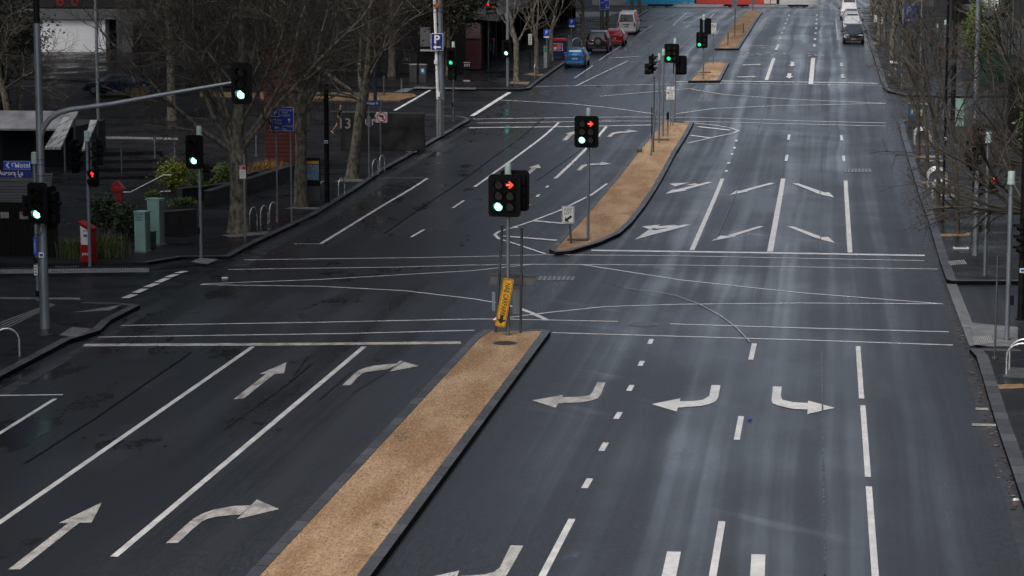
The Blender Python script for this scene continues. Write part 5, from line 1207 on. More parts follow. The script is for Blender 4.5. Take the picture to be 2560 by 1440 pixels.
# grey wall with letters by Village Street
b = P(965, 378, .13); t = thing('lettered_wall', 'grey granite wall with pale lettering behind the leaning plane trunk', 'wall', b)
x0, x1 = offx(b, 848), offx(b, 1062); H = hgt(b, 282)
MB().box(((x0 + x1) / 2, .3, H / 2), (x1 - x0, .4, H)).build('panel', M('grey_granite', (.02, .0205, .022), .4, var=.5, scale=1.2, spec=.3), t, bevel=.03)
m = MB()
m.text('our', .78, (offx(b, 916), .05, hgt(b, 303)), 0, .004); m.text('S', .72, (offx(b, 942), .05, hgt(b, 297)), 0, .004)
m.build('lettering', M('letter_grey', (.3, .3, .3), .5), t)
m = MB().text('131', .85, (offx(b, 868), .08, hgt(b, 311)), 0, .02, Matrix.Rotation(0, 4, 'Y')); m.build('number', M('number_grey', (.17, .17, .17), .5), t)
# red mesh column
b = P(703, 428, .13); t = thing('red_mesh_tower', 'tall square tower of dark red woven brick behind the guide sign', 'tower', b, R(6)); H = hgt(b, 110); W = 76 / scl(b)
rm = bpy.data.materials.new('red_brick_lattice'); rm.use_nodes = True; nt = rm.node_tree; bs = nt.nodes['Principled BSDF']
tc = N(nt, 'ShaderNodeTexCoord'); mp = N(nt, 'ShaderNodeMapping'); mp.inputs['Rotation'].default_value = (R(90), R(45), 0); nt.links.new(tc.outputs['Object'], mp.inputs['Vector'])
br = N(nt, 'ShaderNodeTexChecker'); br.inputs['Scale'].default_value = 9; nt.links.new(mp.outputs[0], br.inputs['Vector'])
nt.links.new(mixc(nt, br.outputs['Fac'], (.16, .028, .022), (.025, .008, .008)), bs.inputs['Base Color']); bs.inputs['Roughness'].default_value = .7
MB().box((0, .5, H / 2), (W, W, H)).build('shaft', rm, t); MB().box((0, .5, .1), (W + .2, W + .2, .3)).build('plinth', GRAN, t)

# litter on the gutter
m = MB(); rn = random.Random(11)
for i in range(260):
    u = rn.random(); px = 2252 + (2530 - 2252) * u ** 1.1 + rn.gauss(0, 5); py = 330 + (1280 - 330) * u
    p = P(2240 + 290 * ((py - 306) / 944) ** 1.02 + rn.gauss(6, 9), py, .012); a = rn.uniform(0, 6); s_ = rn.uniform(.02, .07)
    m.add([p + Vector((s_ * math.cos(a + k * 1.57), s_ * math.sin(a + k * 1.57), .01 * (k % 2))) for k in range(4)], [(0, 1, 2, 3)], i % 3)
o = m.build('fallen_leaves', [DEADL, M('pale_leaf', (.22, .16, .09), .7), M('black_leaf', (.015, .012, .01), .7)]); o['kind'] = 'stuff'; o['label'] = 'fallen leaves and twigs lying in the right hand gutter'
for lab, px, c, sz in (('small white paper scrap lying on the road by the left crossing', (562, 695), WHITE, .22), ('crushed blue can lying by the lane line on the right', (1874, 1049), SBLUE, .12), ('white paper cup in the right hand gutter', (2540, 1250), WHITE, .12), ('pale paper scrap beside the curved edge line', (1290, 569), WHITE, .16)):
    b = P(*px, .02); m = MB().box((0, 0, .015), (sz, sz * .7, .04), 0, .6, top=(.7, .8)); o = m.build('litter', c); o.location = b; tag(o, lab, 'litter')
for lab, px, w in (('pale plank lying across the right gutter', (2460, 1064), 1.1), ('thin white strip lying across the right gutter', (2455, 1024), .6)):
    b = P(*px, .02); o = MB().box((0, 0, .02), (w * .55, .12, .04)).build('plank', M('pale_plank', (.33, .32, .3), .6)); o.location = b; tag(o, lab, 'plank')
# sandy tree pits
def pit(px, pts, mat): struct(sheet('tree_pit', xy(pts, .13), .137, mat))
SAND = M('sandy_tree_pit', (.24, .15, .07), .85, var=.4, scale=6, bump=.4); PIT = M('granite_tree_grate', (.14, .14, .13), .6, var=.35, scale=4)
for q in ([(555, 588), (600, 583), (675, 578), (665, 586), (575, 594)], [(709, 522), (735, 516), (800, 519), (790, 524)], [(836, 454), (868, 444), (918, 450), (905, 455)]): pit(0, q, PIT)
for q in ([(1270, 208), (1282, 203), (1325, 205), (1318, 212)], [(1308, 186), (1330, 182), (1362, 186), (1350, 190)], [(2270, 391), (2320, 389), (2320, 394), (2273, 396)], [(2297, 454), (2345, 452), (2345, 458), (2300, 459)], [(2315, 517), (2390, 513), (2392, 519), (2318, 523)], [(2337, 586), (2425, 582), (2425, 589), (2340, 592)], [(2482, 962), (2556, 960), (2570, 970), (2486, 974)], [(2182, 105), (2200, 105), (2200, 112), (2184, 112)]): pit(0, q, SAND)

# ================================================================== PERSON
def skin(name, joints, edges, mat, parent=None, sub=2):
    me = bpy.data.meshes.new(name); me.from_pydata([j[0] for j in joints], edges, []); me.materials.append(mat)
    o = bpy.data.objects.new(name, me); C.objects.link(o)
    if parent: o.parent = parent
    o.modifiers.new('skin', 'SKIN')
    sv = me.skin_vertices[0].data if me.skin_vertices else None
    if sv is None:
        bm = bmesh.new(); bm.from_mesh(me); bm.verts.layers.skin.verify(); bm.to_mesh(me); bm.free(); sv = me.skin_vertices[0].data
    for i, j in enumerate(joints): sv[i].radius = (j[1], j[1] if len(j) < 3 else j[2])
    sv[0].use_root = True
    s_ = o.modifiers.new('sub', 'SUBSURF'); s_.levels = sub; s_.render_levels = sub
    for p in me.polygons: p.use_smooth = True
    return o
b = P(848, 332, .13); t = thing('person', 'person in dark top and shorts walking behind the black pole', 'person', b, R(0))
# facing +x; joints in metres
J = [((0, 0, .98), .13, .12), ((.03, 0, 1.15), .12, .14), ((.06, 0, 1.35), .12, .18), ((.08, 0, 1.48), .08, .1), ((.1, 0, 1.56), .055), ((.13, 0, 1.66), .095, .085), ((.13, 0, 1.76), .08),
     ((.07, -.19, 1.42), .062), ((-.06, -.23, 1.15), .048), ((.1, -.2, .95), .036), ((.07, .19, 1.42), .062), ((.14, .23, 1.14), .048), ((.36, .18, 1.08), .036),
     ((.0, -.1, .9), .1), ((-.1, -.1, .52), .068), ((-.34, -.1, .2), .048), ((-.40, -.1, .1), .045), ((-.27, -.1, .03), .035),
     ((.02, .1, .9), .1), ((.22, .1, .52), .068), ((.24, .1, .12), .046), ((.25, .1, .05), .045), ((.4, .1, .035), .035)]
E = [(0, 1), (1, 2), (2, 3), (3, 4), (4, 5), (5, 6), (2, 7), (7, 8), (8, 9), (2, 10), (10, 11), (11, 12), (0, 13), (13, 14), (14, 15), (15, 16), (16, 17), (0, 18), (18, 19), (19, 20), (20, 21), (21, 22)]
SKINM = M('tanned_skin', (.30, .13, .06), .5, var=.1); DCL = M('dark_clothing', (.012, .013, .018), .8, var=.2)
skin('body', J, E, SKINM, t)
m = MB()
for y in (-.035, .035): m.box((.205, y, 1.685), (.02, .022, .012), 1)
m.box((.215, 0, 1.655), (.035, .024, .04), 0, top=(.5, .6)).box((.203, 0, 1.615), (.016, .05, .012), 2)
for y in (-.088, .088): m.box((.12, y, 1.66), (.04, .02, .06), 0)
m.build('face', [SKINM, INK, M('lip_tone', (.2, .06, .05), .5)], t, bevel=.004)
skin('dark_top', [((0, 0, .96), .16, .15), ((.03, 0, 1.15), .145, .165), ((.06, 0, 1.38), .14, .2), ((.08, 0, 1.48), .09, .11), ((.07, -.2, 1.42), .08), ((-.05, -.235, 1.16), .062), ((.07, .2, 1.42), .08), ((.13, .235, 1.16), .062)], [(0, 1), (1, 2), (2, 3), (2, 4), (4, 5), (2, 6), (6, 7)], DCL, t)
skin('shorts', [((0, 0, .96), .15, .15), ((.0, -.1, .85), .125), ((-.07, -.1, .6), .095), ((.02, .1, .85), .125), ((.16, .1, .6), .095)], [(0, 1), (1, 2), (0, 3), (3, 4)], DCL, t)
skin('hair', [((.10, 0, 1.72), .095, .09), ((.09, 0, 1.80), .075)], [(0, 1)], M('dark_hair', (.01, .008, .006), .6), t)
for x, y, z, a in ((-.36, -.1, .07, 35), (.31, .1, .05, 0)):
    X = Matrix.Translation((x, y, z)) @ Matrix.Rotation(R(a), 4, 'Y')
    MB().box((0, 0, 0), (.29, .1, .08), 0, X=X, top=(.8, .8)).box((0, 0, -.05), (.30, .105, .03), 1, X=X).build('shoe', [INK, WHITE], t, bevel=.012)
for y in (-.22, .2):
    hx, hz = ((.13, .9) if y < 0 else (.42, 1.07)); hb = MB(); c0 = Vector((hx, y, hz)); dr = Vector((.35, 0, -1)).normalized() if y < 0 else Vector((1, 0, -.2)).normalized(); sd_ = Vector((0, 1, 0))
    hb.tube([c0 - dr * .03, c0 + dr * .07], [.03, .036], 8)
    for i, L_ in enumerate((.065, .075, .07, .055)):
        f0 = c0 + dr * .06 + sd_ * (.027 - .018 * i); hb.tube([f0, f0 + dr * L_ * .6, f0 + dr * L_ + Vector((0, 0, -.02))], [.010, .009, .007], 6)
    th = c0 + sd_ * .03; hb.tube([th, th + dr * .035 + sd_ * .025, th + dr * .06 + sd_ * .02], [.012, .010, .008], 6); hb.build('hand', SKINM, t, smooth=60)
# ================================================================== BUILDINGS
WD = M('dark_render', (.012, .012, .0125), .8, var=.3, scale=.8); WG = M('grey_render', (.05, .05, .052), .7, var=.3, scale=.5); WM = M('mid_grey_panel', (.11, .115, .12), .6, var=.25, scale=.6)
WP = M('pale_panel', (.30, .30, .31), .55, var=.15, scale=.7); WW = M('white_wall', (.85, .86, .88), .5, var=.06, scale=.7); GD = M('facade_glass', (.012, .016, .02), .12, var=.3, scale=.4, spec=.6)
PINK = M('faded_red_wall', (.10, .018, .022), .6, var=.3, scale=1); COLB = M('black_column', (.006, .006, .006), .6, var=.2, spec=.2)
def block(name, label, x0, x1, y0, y1, H, mat, floors=(), group=None, z=None, wmat=None):
    """tower block with recessed glazing bands on all four sides"""
    cx, cy = (x0 + x1) / 2, (y0 + y1) / 2; z0 = prof(y0) - .3 if z is None else z
    t = thing(name, label, 'building', (cx, cy, z0), 0, group)
    W, D = x1 - x0, y1 - y0
    MB().box((0, 0, H / 2), (W, D, H)).build('wall', mat, t); MB().box((0, 0, H + .3), (W + .5, D + .5, .6)).build('roof_parapet', WG, t)
    for f in floors:
        m = MB()
        for k, (w_, ax) in enumerate(((W, 0), (W, 1), (D, 2), (D, 3))):
            n = max(2, int(w_ / 3.2)); 
            for i in range(n):
                u = -w_ / 2 + w_ * (i + .5) / n; ww = w_ / n - .5
                c, d = {0: ((u, -D / 2 - .02, f), (ww, .06, 1.8)), 1: ((u, D / 2 + .02, f), (ww, .06, 1.8)), 2: ((-W / 2 - .02, u, f), (.06, ww, 1.8)), 3: ((W / 2 + .02, u, f), (.06, ww, 1.8))}[ax]
                m.box(c, d)
        m.build('window_band', wmat or GD, t)
    return t
# far left block along the kerb (shops with columns under an awning)
XC = -28.2
t = block('shop_building', 'dark shop building with black columns and an awning along the far left footpath', -53, XC, 187, 268, 62, WD, [7.5 + 3.6 * i for i in range(15)])  # height above the view raised to block sky on the left
o = t.location
def loc(x, y, z): return (x - o.x, y - o.y, z - o.z)
m = MB()
for i, y in enumerate(range(189, 268, 4)):
    z = prof(y) + .1
    MB().box(loc(XC + .25, y, z + 2.6), (.5, .55, 5.4)).build('column', COLB if i % 3 else WG, t)
    g = MB().box(loc(XC + .02, y + 2, z + 1.7), (.06, 3.0, 3.0)); g.build('shop_window', GD, t)
    if i % 2: MB().box(loc(XC + .08, y + 1.2, z + 2.1), (.06, .5, 2.2)).build('pale_panel', WP, t)
    if i % 4 == 1: MB().box(loc(XC + .09, y + 2.8, z + 1.6), (.06, .28, 2.9)).build('pale_panel', WW, t)
aw = MB()
vs = []
for y in (187, 205, 225, 268): zz = prof(y) + 4.4; vs += [loc(XC, y, zz + .3), loc(XC + 2.6, y, zz), loc(XC + 2.6, y, zz - .45), loc(XC, y, zz - .2)]
fs = []
for i in range(3):
    for k in range(4): fs.append((4 * i + k, 4 * i + (k + 1) % 4, 4 * i + 4 + (k + 1) % 4, 4 * i + 4 + k))
aw.add(vs, fs + [(3, 2, 1, 0), (12, 13, 14, 15)]).build('awning', M('awning_grey', (.055, .055, .056), .6, var=.3, scale=.8), t)
zz = prof(190)
MB().box(loc(XC + .6, 187.2, zz + 1.9), (1.2, .5, 3.6)).build('red_panel', PINK, t); MB().box(loc(XC + .6, 186.9, zz + 3.1), (1.15, .06, 1.2)).build('faded_panel', M('faded_pink', (.17, .11, .115), .6, var=.3), t)
for x in (-30.2, -31.4): MB().box(loc(x, 186.95, zz + 2.6), (.8, .06, 1.5)).build('shop_window_display', WP, t)
MB().box(loc(-31, 186.9, zz + 1.55), (1.6, .06, .16)).build('bright_shelf', WW, t)
# cafe with dark screens on the corner of Village Street
y0 = 183.0; zz = prof(y0) + .13
for i, x in enumerate((-42.0, -38.9, -35.8, -32.7)):
    t2 = thing('cafe_screen', ('first', 'second', 'third', 'last')[i] + ' dark cafe screen from the left with a small pale emblem', 'screen', (x, y0 - i * .15, zz), 0, 'cafe screens on the far corner')
    MB().box((0, 0, .95), (2.9, .06, 1.5)).build('panel', M('screen_black', (.010, .011, .012), .45, var=.2), t2); MB().box((-1.45, 0, .85), (.08, .1, 1.75)).build('post', COLB, t2); MB().box((1.45, 0, .85), (.08, .1, 1.75)).build('post', COLB, t2)
    m = MB().text('N', .36, (.55, -.03, 1.2), 0, .004)
    for sx in (-1, 1):
        for q in range(5): m.box((.55 + sx * (.26 + .02 * math.sin(q)), -.04, 1.08 + q * .06), (.025, .012, .05), 0)
    m.box((.55, -.04, .88), (.5, .012, .03), 0); m.build('emblem', M('emblem_grey', (.18, .18, .18), .5), t2)
b = P(1168, 203, .13); t2 = thing('menu_stand', 'dark menu stand with pale cut letters in front of the cafe screen', 'stand', b); MB().box((0, 0, .4), (.5, .3, .8)).build('body', COLB, t2); m = MB().box((0, 0, 1.2), (.5, .2, .5)); m.build('case', COLB, t2)
m = MB()
for dx in (-.17, -.06, .05, .17): m.box((dx, -.11, 1.2), (.06, .012, .2))
m.box((0, -.11, 1.4), (.5, .012, .05)); m.build('lettering', WP, t2); MB().box((0, -.05, .05), (.5, .5, .1)).build('foot', WP, t2)
# Village Street, far side, with the white wall
t = block('heightened_dark_tower', 'dark building behind the white wall at upper left, heightened to block sky light', -110, -63, 205, 260, 80, WD, [6.5 + 3.7 * i for i in range(18)])  # upper storeys heightened out of view to block sky light
b = atY(182, 100, 202.0); x0, x1 = atY(100, 100, 202).x, atY(262, 100, 202).x; z0, z1 = atY(180, 151, 202).z, atY(180, 48, 202).z
t = thing('white_wall_building', 'low building with a bright white wall seen through the branches at upper left', 'building', ((x0 + x1) / 2, 202, prof(202) - .2))
def lz(z): return z - prof(202) + .2
MB().box((0, .8, (lz(z0) + lz(z1)) / 2), (x1 - x0, 1.2, z1 - z0)).build('white_wall', WW, t); MB().box((-1, 1, lz(z0) / 2), (x1 - x0 + 22, 1.6, lz(z0) - .02)).build('wall', WD, t)
MB().box((-1, .9, lz(z1) + .45), (x1 - x0 + 14, 2.0, .9)).build('concrete_band', WM, t)
MB().box((x1 - x0 - 1.2, .7, lz(z1) - 1.2), (1.4, 1.6, 4.2), 0, R(8)).build('buttress', WM, t)
RSG = M('red_sign_letters', (.2, .008, .014), .5)
m = MB().text('6', 1.5, (-1.0, -.02, lz(z1) + 1.6), 0, .02).text('0', 1.5, (.3, -.02, lz(z1) + 1.6), 0, .02); m.build('red_lettering', RSG, t); MB().box((0, .9, lz(z1) + 2.6), (26, 1.8, 3.2)).build('upper_wall', WD, t)
for i in range(7): MB().box((-7 + 2.2 * i, -.02, lz(z0) - 1.3), (.9, .05, 1.6)).build('window', GD, t)
for i, (x, z, c) in enumerate(((5.8, -.3, SRED), (-2.6, -1.0, M('amber_poster', (.3, .1, .02), .6)), (-1.2, -1.0, M('amber_poster', (.3, .1, .02), .6)))): MB().box((x, -.06, lz(z0) + z), (.6, .04, .5)).build('poster', c, t)
b = P(290, 236, .13); t = thing('covered_car', 'dark blue car parked behind the branches on Village Street', 'car', b, R(80)); W = 1.8
ST_ = [(-2.2, .9, .96, .74), (-2.1, .96, 1.02, .74), (-1.6, .98, 1.36, .62), (-1.2, .96, 1.46, .60), (.2, .94, 1.46, .6), (1.1, .92, .98, .72), (1.9, .8, .84, .7), (2.2, .6, .66, .66)]
bpy.data.objects.remove(t); t, r = vehicle('village_street_car', 'dark blue car parked behind the branches on Village Street', 'car', b, R(82), W, ST_, (2, 4), M('navy_car_paint', (.006, .014, .045), .35), (-1.3, 1.35), .32, (1, 2), (5, 4)); rear_kit(t, r, W, .86, .2, .3, .7)
wall('low sandy kerb wall behind the dark blue car', 'low_wall', (330, 243), (372, 243), .7, mat=M('sandstone', (.16, .11, .06), .8, var=.3))
struct(sheet('traffic_island', xy([(500, 240), (645, 244), (645, 232), (500, 228)], .1), .1, SHADESAND, skirt=.3))
# plaza tavern at the left edge
b = P(-60, 425, .13); x1 = atY(186, 320, b.y).x; x0 = b.x - 26; z1 = atY(0, 318, b.y).z; z2 = atY(0, 290, b.y).z
t = thing('tavern', 'dark low tavern with a pale awning edge at the left of the plaza', 'building', (x1, b.y, 0)); w_ = x1 - x0
MB().box((-w_ / 2, 3.5, z1 / 2), (w_ - .5, 6, z1)).build('wall', WD, t); MB().add([(-w_, -.9, z1), (0, -.9, z1), (0, .8, z2 + .25), (-w_, .8, z2 + .25), (-w_, -.9, z1 - .1), (0, -.9, z1 - .1), (0, .8, z2 + .1), (-w_, .8, z2 + .1)], [(0, 1, 2, 3), (7, 6, 5, 4), (0, 4, 5, 1), (1, 5, 6, 2), (2, 6, 7, 3), (3, 7, 4, 0)]).build('awning', M('pale_awning', (.19, .19, .195), .5, var=.35, scale=1.2), t)
for i in range(6): MB().box((-1.2 - i * 2.2, .46, 1.4), (1.7, .06, 2.0)).build('window', GD, t)
t = block('plaza_sky_blocker', 'dark tower behind the plaza tavern, heightened to block sky on the left', -95, -56, 140, 160, 84, WD, [5 + 3.6 * i for i in range(21)])  # raised far above the view to block sky over the left footpath
# sloping pale roof pieces (glass canopy) behind the first signal post
def slab(label, q, mat, th=.12):
    m = MB(); c = sum((Vector(p) for p in q), Vector()) / 4; q = [Vector(p) - c for p in q]; d = Vector((0, 0, -th))
    m.add(q + [p + d for p in q], [(0, 1, 2, 3), (7, 6, 5, 4), (0, 4, 5, 1), (1, 5, 6, 2), (2, 6, 7, 3), (3, 7, 4, 0)])
    t = thing('canopy', label, 'canopy', c); m.build('panel', mat, t)
    for p in (q[2], q[3]):
        hgt_ = c.z + p.z - prof(c.y) ; MB().tube([(p.x, p.y, -c.z + prof(c.y)), (p.x, p.y, p.z - th)], .06, 8).build('support', DSTEEL, t)
    return t
CG = M('wet_canopy_glass', (.36, .36, .35), .3, var=.5, scale=1.5, stretch=(3, .4, 1))
Y1, Y2 = 119, 126
slab('sloping pale canopy panel left of the first finial cap', [atY(112, 368, Y1), atY(152, 368, Y1), atY(186, 292, Y2), atY(160, 292, Y2)], CG); slab('narrow sloping pale canopy strip behind the first finial cap', [atY(205, 372, Y1), atY(212, 372, Y1), atY(244, 300, Y2), atY(226, 300, Y2)], CG)
# slatted roof and black fence by the lane
q = [atY(-80, 516, 104), atY(122, 516, 104), atY(132, 432, 110), atY(-80, 432, 110)]; m = MB(); c = (q[0] + q[2]) / 2
for i in range(12):
    t0, t1 = i / 12, (i + .8) / 12; a, b2, c2, d2 = q[0].lerp(q[3], t0) - c, q[1].lerp(q[2], t0) - c, q[1].lerp(q[2], t1) - c, q[0].lerp(q[3], t1) - c; dz = Vector((0, 0, -.06))
    m.add([a, b2, c2, d2, a + dz, b2 + dz, c2 + dz, d2 + dz], [(0, 1, 2, 3), (0, 4, 5, 1), (1, 5, 6, 2), (2, 6, 7, 3), (3, 7, 4, 0)])
t = thing('slatted_shelter', 'low shelter roofed with grey timber slats at the left edge', 'shelter', c); m.build('slatted_roof', M('wet_timber_slats', (.05, .05, .05), .4, var=.45, scale=2, stretch=(.3, 3, 1)), t)
MB().box((0, 1, -c.z / 2 - .3), ((q[1] - q[0]).length - .6, 3, c.z - 1.0)).build('back_wall', COLB, t)
b = P(60, 640, .13); xa, xb = atY(-120, 600, b.y).x, atY(146, 600, b.y).x; za, zb = 0, hgt(b, 506); t = thing('hoarding', 'black timber hoarding with two small warning notices at the left edge', 'fence', (xb, b.y, .13)); w_ = xb - xa
m = MB()
for i in range(40): m.box((-w_ * (i + .5) / 40, .0 + .02 * (i % 2), zb / 2), (w_ / 40 - .012, .05, zb))
m.build('boards', COLB, t)
sc_ = scl(b)
for px, py, w2, h2, red in ((11, 538, 21, 15, 0), (64, 538, 31, 18, 1)):
    x = atY(px, py, b.y - .1).x - xb; z = hgt(b, py); m = MB().box((x, -.06, z), (w2 / sc_, .02, h2 / sc_))
    if red: m.box((x, -.075, z + h2 / sc_ * .28), (w2 / sc_ * .9, .012, h2 / sc_ * .36), 1).box((x, -.075, z - h2 / sc_ * .1), (w2 / sc_ * .75, .006, .03), 2).box((x, -.075, z - h2 / sc_ * .3), (w2 / sc_ * .6, .006, .03), 2)
    else:
        for k in range(4): m.box((x, -.073, z + .1 - .06 * k), (w2 / sc_ * .7, .006, .018), 2)
    m.build('notice', [WP, SRED, M('notice_print', (.2, .2, .2), .5)], t)
t = block('lane_light_blocker', 'unseen dark block added beyond the near left corner to block sky light', -90, -40, 20, 84, 78, WD, [5 + 3.6 * i for i in range(19)])  # unseen mass added to cut reflections and shade the left footpath
# right hand side
def rloc(t, x, y, z): return (x - t.location.x, y - t.location.y, z - t.location.z)
XR = 9.9
t = block('arcade_building', 'dark building with black columns along the right footpath', XR + 1.5, 45, 86, 153, 60, WD, [7 + 3.6 * i for i in range(14)])
for y in range(88, 153, 6): MB().box(rloc(t, XR + 1.3, y, 2.6), (.7, .7, 5.2)).build('column', COLB, t)
for y in range(91, 151, 6): MB().box(rloc(t, XR + 1.47, y, 2.2), (.06, 4.6, 3.6)).build('shop_window', GD, t)
t = block('hedge_building', 'grey panelled building beyond the green hedge wall on the right', 13.6, 60, 181, 262, 55, WM, [9 + 3.6 * i for i in range(12)])
z = prof(200)
for i, y in enumerate(range(200, 262, 5)):
    MB().box(rloc(t, 13.4, y, prof(y) + 6.2), (.3, 3.6, 4.6)).build('pale_panel', WP if i % 2 else WW, t)
    MB().box(rloc(t, 13.5, y, prof(y) + 1.8), (.1, 3.9, 3.3)).build('shop_window', GD, t)
    MB().box(rloc(t, 13.3, y + 2.5, prof(y) + 1.8), (.5, .5, 3.6)).build('column', COLB, t)
MB().box(rloc(t, 13.1, 190, z + 2), (.8, 12, 3.9)).build('blue_grey_wall', M('blue_grey_panel', (.07, .085, .11), .5, var=.2), t)
MB().box(rloc(t, 14.6, 180.6, prof(181) + 1.0), (8, .5, 2.2)).build('green_glass_wall', M('green_glass', (.012, .035, .025), .15, var=.3, scale=1), t)
MB().box(rloc(t, 12.8, 205, z + 4.0), (1.8, 30, .35)).build('awning', WG, t)
m = MB().text('HARBOUR', .55, (0, 0, 0), 0, .01, Matrix.Translation(rloc(t, 13.2, 231, prof(231) + 3.2)) @ Matrix.Rotation(R(-90), 4, 'Z'))
m.build('lettering', WP, t)
t = block('near_right_building', 'dark building beside the near right footpath beyond the picture edge', 11.5, 50, 10, 76, 58, WD, [5 + 3.6 * i for i in range(14)])
# far end of the street: blocks added to mask low sky in reflections
block('end_sky_mask', 'grey block added to mask low sky at the far left street end', -130, -27, 372, 440, 40, WG, [5 + 3.6 * i for i in range(9)]); block('end_sky_mask', 'grey block added to mask low sky at the far right street end', 8, 110, 366, 430, 46, WG, [5 + 3.6 * i for i in range(10)])
block('left_row_building', 'pale grey building beyond the open plaza at the far left', -80, -32, 290, 328, 30, WM, [5 + 3.6 * i for i in range(6)]); block('right_row_building', 'dark grey building beyond the right hand row of cars', 14, 70, 270, 330, 32, WD, [5 + 3.6 * i for i in range(7)])
# pale mesh fence on the plaza beyond the shops
b = P(1515, 62, .13); t = thing('mesh_fence', 'pale wire fence on the open plaza behind the white van', 'fence', b); m = MB()
for i in range(16): m.tube([(-2.2 + i * .3, 1.0, 0), (-2.2 + i * .3, 1.0, 1.7)], .015, 4)
for z in (.1, .9, 1.7): m.tube([(-2.2, 1.0, z), (2.3, 1.0, z)], .02, 4)
m.build('wire_panel', GALV, t)
struct(sheet('plaza_paving', [(-58, 269), (-24.6, 269), (-24.6, 289), (-58, 289)], .15, M('pale_plaza_paving', (.16, .16, .165), .4, var=.3, scale=1)))
# ================================================================== TREES AND PLANTS
def rot_about(v, ax, a): return Matrix.Rotation(a, 3, ax) @ v
def branch(mb, rn, p, d, L, r0, r1, nseg, sides, wob, lift):
    pts = [Vector(p)]; rs = [r0]; d = Vector(d).normalized()
    for i in range(nseg):
        d = (d + Vector((rn.gauss(0, wob), rn.gauss(0, wob), rn.gauss(0, wob) + lift))).normalized()
        pts.append(pts[-1] + d * (L / nseg)); rs.append(r0 + (r1 - r0) * (i + 1) / nseg)
    mb.tube(pts, rs, sides, 0, caps=False); return pts, rs
def kids(rn, pts, rs, n, lo, ang, up=0.0):
    out = []
    for k in range(n):
        u = lo + (1 - lo) * ((k + rn.random()) / n) ** .9; f = u * (len(pts) - 1); i = min(len(pts) - 2, int(f)); p = pts[i].lerp(pts[i + 1], f - i)
        t = (pts[i + 1] - pts[i]).normalized(); ax = t.orthogonal().normalized(); ax = rot_about(ax, t, rn.uniform(0, 6.283))
        d = rot_about(t, ax, R(rn.gauss(ang, 12))); d.z += up; out.append((p, d.normalized(), rs[i]))
    return out
def make_tree(name, seed, trunk, limbs, lv, bark, twig, leaves=0, lr=.42):
    """trunk: points from the base with radii; limbs: starting directions; lv: per level (count, length, angle)"""
    rn = random.Random(seed); t = thing(name, '', 'tree')
    mt = MB(); mt.tube([p for p, r in trunk], [r for p, r in trunk], 12)
    top = Vector(trunk[-1][0]); rt = trunk[-1][1]; mc = MB(); tips = []
    L1 = []
    for (d, L, f) in limbs:
        k = min(len(trunk) - 1, max(1, round(f * (len(trunk) - 1)))); p = Vector(trunk[k][0]); r = trunk[k][1] * lr
        L1.append(branch(mt, rn, p, d, L, r, .035, 8, 8, .11, .045))
    cur = L1
    for lvl, (n, L, ang, lift) in enumerate(lv):
        nxt = []; fine = lvl == len(lv) - 1
        for pts, rs in cur:
            for p, d, r in kids(rn, pts, rs, n, .18 if lvl == 0 else .12, ang, .08):
                LL = L * rn.uniform(.55, 1.25); ra = min(r * .6, (.045, .022, .013, .010)[min(lvl, 3)]); rb = (.018, .010, .008, .006)[min(lvl, 3)]
                q = branch(mc if lvl else mt, rn, p, d, LL, ra, rb, 4 if not fine else 3, 5 if lvl == 0 else 3, .16, lift); nxt.append(q)
                if fine and rn.random() < .02: tips.append(q[0][-1])
        cur = nxt
    mt.build('trunk', bark, t, smooth=60); mc.build('crown', twig, t)
    if leaves:
        m = MB()
        for p in tips[:leaves]:
            for q in range(3):
                a = rn.uniform(0, 6); s_ = rn.uniform(.05, .11); c = p + Vector((rn.gauss(0, .06), rn.gauss(0, .06), -.05 * q))
                m.add([c, c + Vector((s_ * math.cos(a), s_ * math.sin(a), -.02)), c + Vector((s_ * math.cos(a) * .5, s_ * math.sin(a) * .5, -s_ * 1.3))], [(0, 1, 2)])
        m.build('dead_leaves', DEADL, t)
    return t
def D(az, el): return Vector((math.cos(R(az)) * math.cos(R(el)), math.sin(R(az)) * math.cos(R(el)), math.sin(R(el))))
# the large plane tree by the kerb
tr = [((0, 0, -.05), .58), ((0, 0, .35), .46), ((.02, 0, 1.4), .38), ((.03, 0, 2.6), .37), ((.0, 0, 3.3), .42), ((-.05, 0, 4.2), .26), ((.15, .1, 6.0), .20), ((.25, .1, 8.5), .14), ((.2, .2, 11), .07)]
limbs = [(D(172, 52), 8, .5), (D(200, 40), 8, .5), (D(8, 60), 9, .45), (D(25, 58), 8, .5), (D(150, 60), 8, .5), (D(90, 55), 7, .5), (D(185, 66), 8, .62), (D(-10, 66), 8, .62), (D(240, 52), 6, .62), (D(60, 60), 6, .75), (D(200, 55), 6, .75), (D(165, 46), 6, .75), (D(20, 52), 6, .78)]
big = make_tree('plane_tree', 4, tr, limbs, [(8, 3.0, 48, .03), (8, 1.6, 46, .01), (6, .8, 44, .0)], BARK, TWIG, 14, .30)
big.location = P(597, 580, .13); big['label'] = 'largest bare plane tree with a thick flared trunk by the left kerb'; big['group'] = 'plane trees on the left footpath'
tr = [((0, 0, -.05), .40), ((0, 0, .3), .33), ((.03, 0, 2), .28), ((.05, 0, 4.2), .27), ((.2, 0, 5.6), .2), ((.3, .1, 7.5), .15), ((.3, .2, 10), .08)]
limbs = [(D(60, 50), 6, .5), (D(160, 60), 6, .5), (D(10, 58), 6, .55), (D(200, 48), 6, .55), (D(260, 50), 6, .6), (D(120, 40), 5, .66), (D(-20, 45), 6, .7), (D(180, 35), 6, .75), (D(90, 55), 5, .8)]
mid = make_tree('plane_tree', 9, tr, limbs, [(7, 2.6, 47, .03), (7, 1.4, 46, .0), (6, .75, 44, .0)], BARK, TWIG, 10)
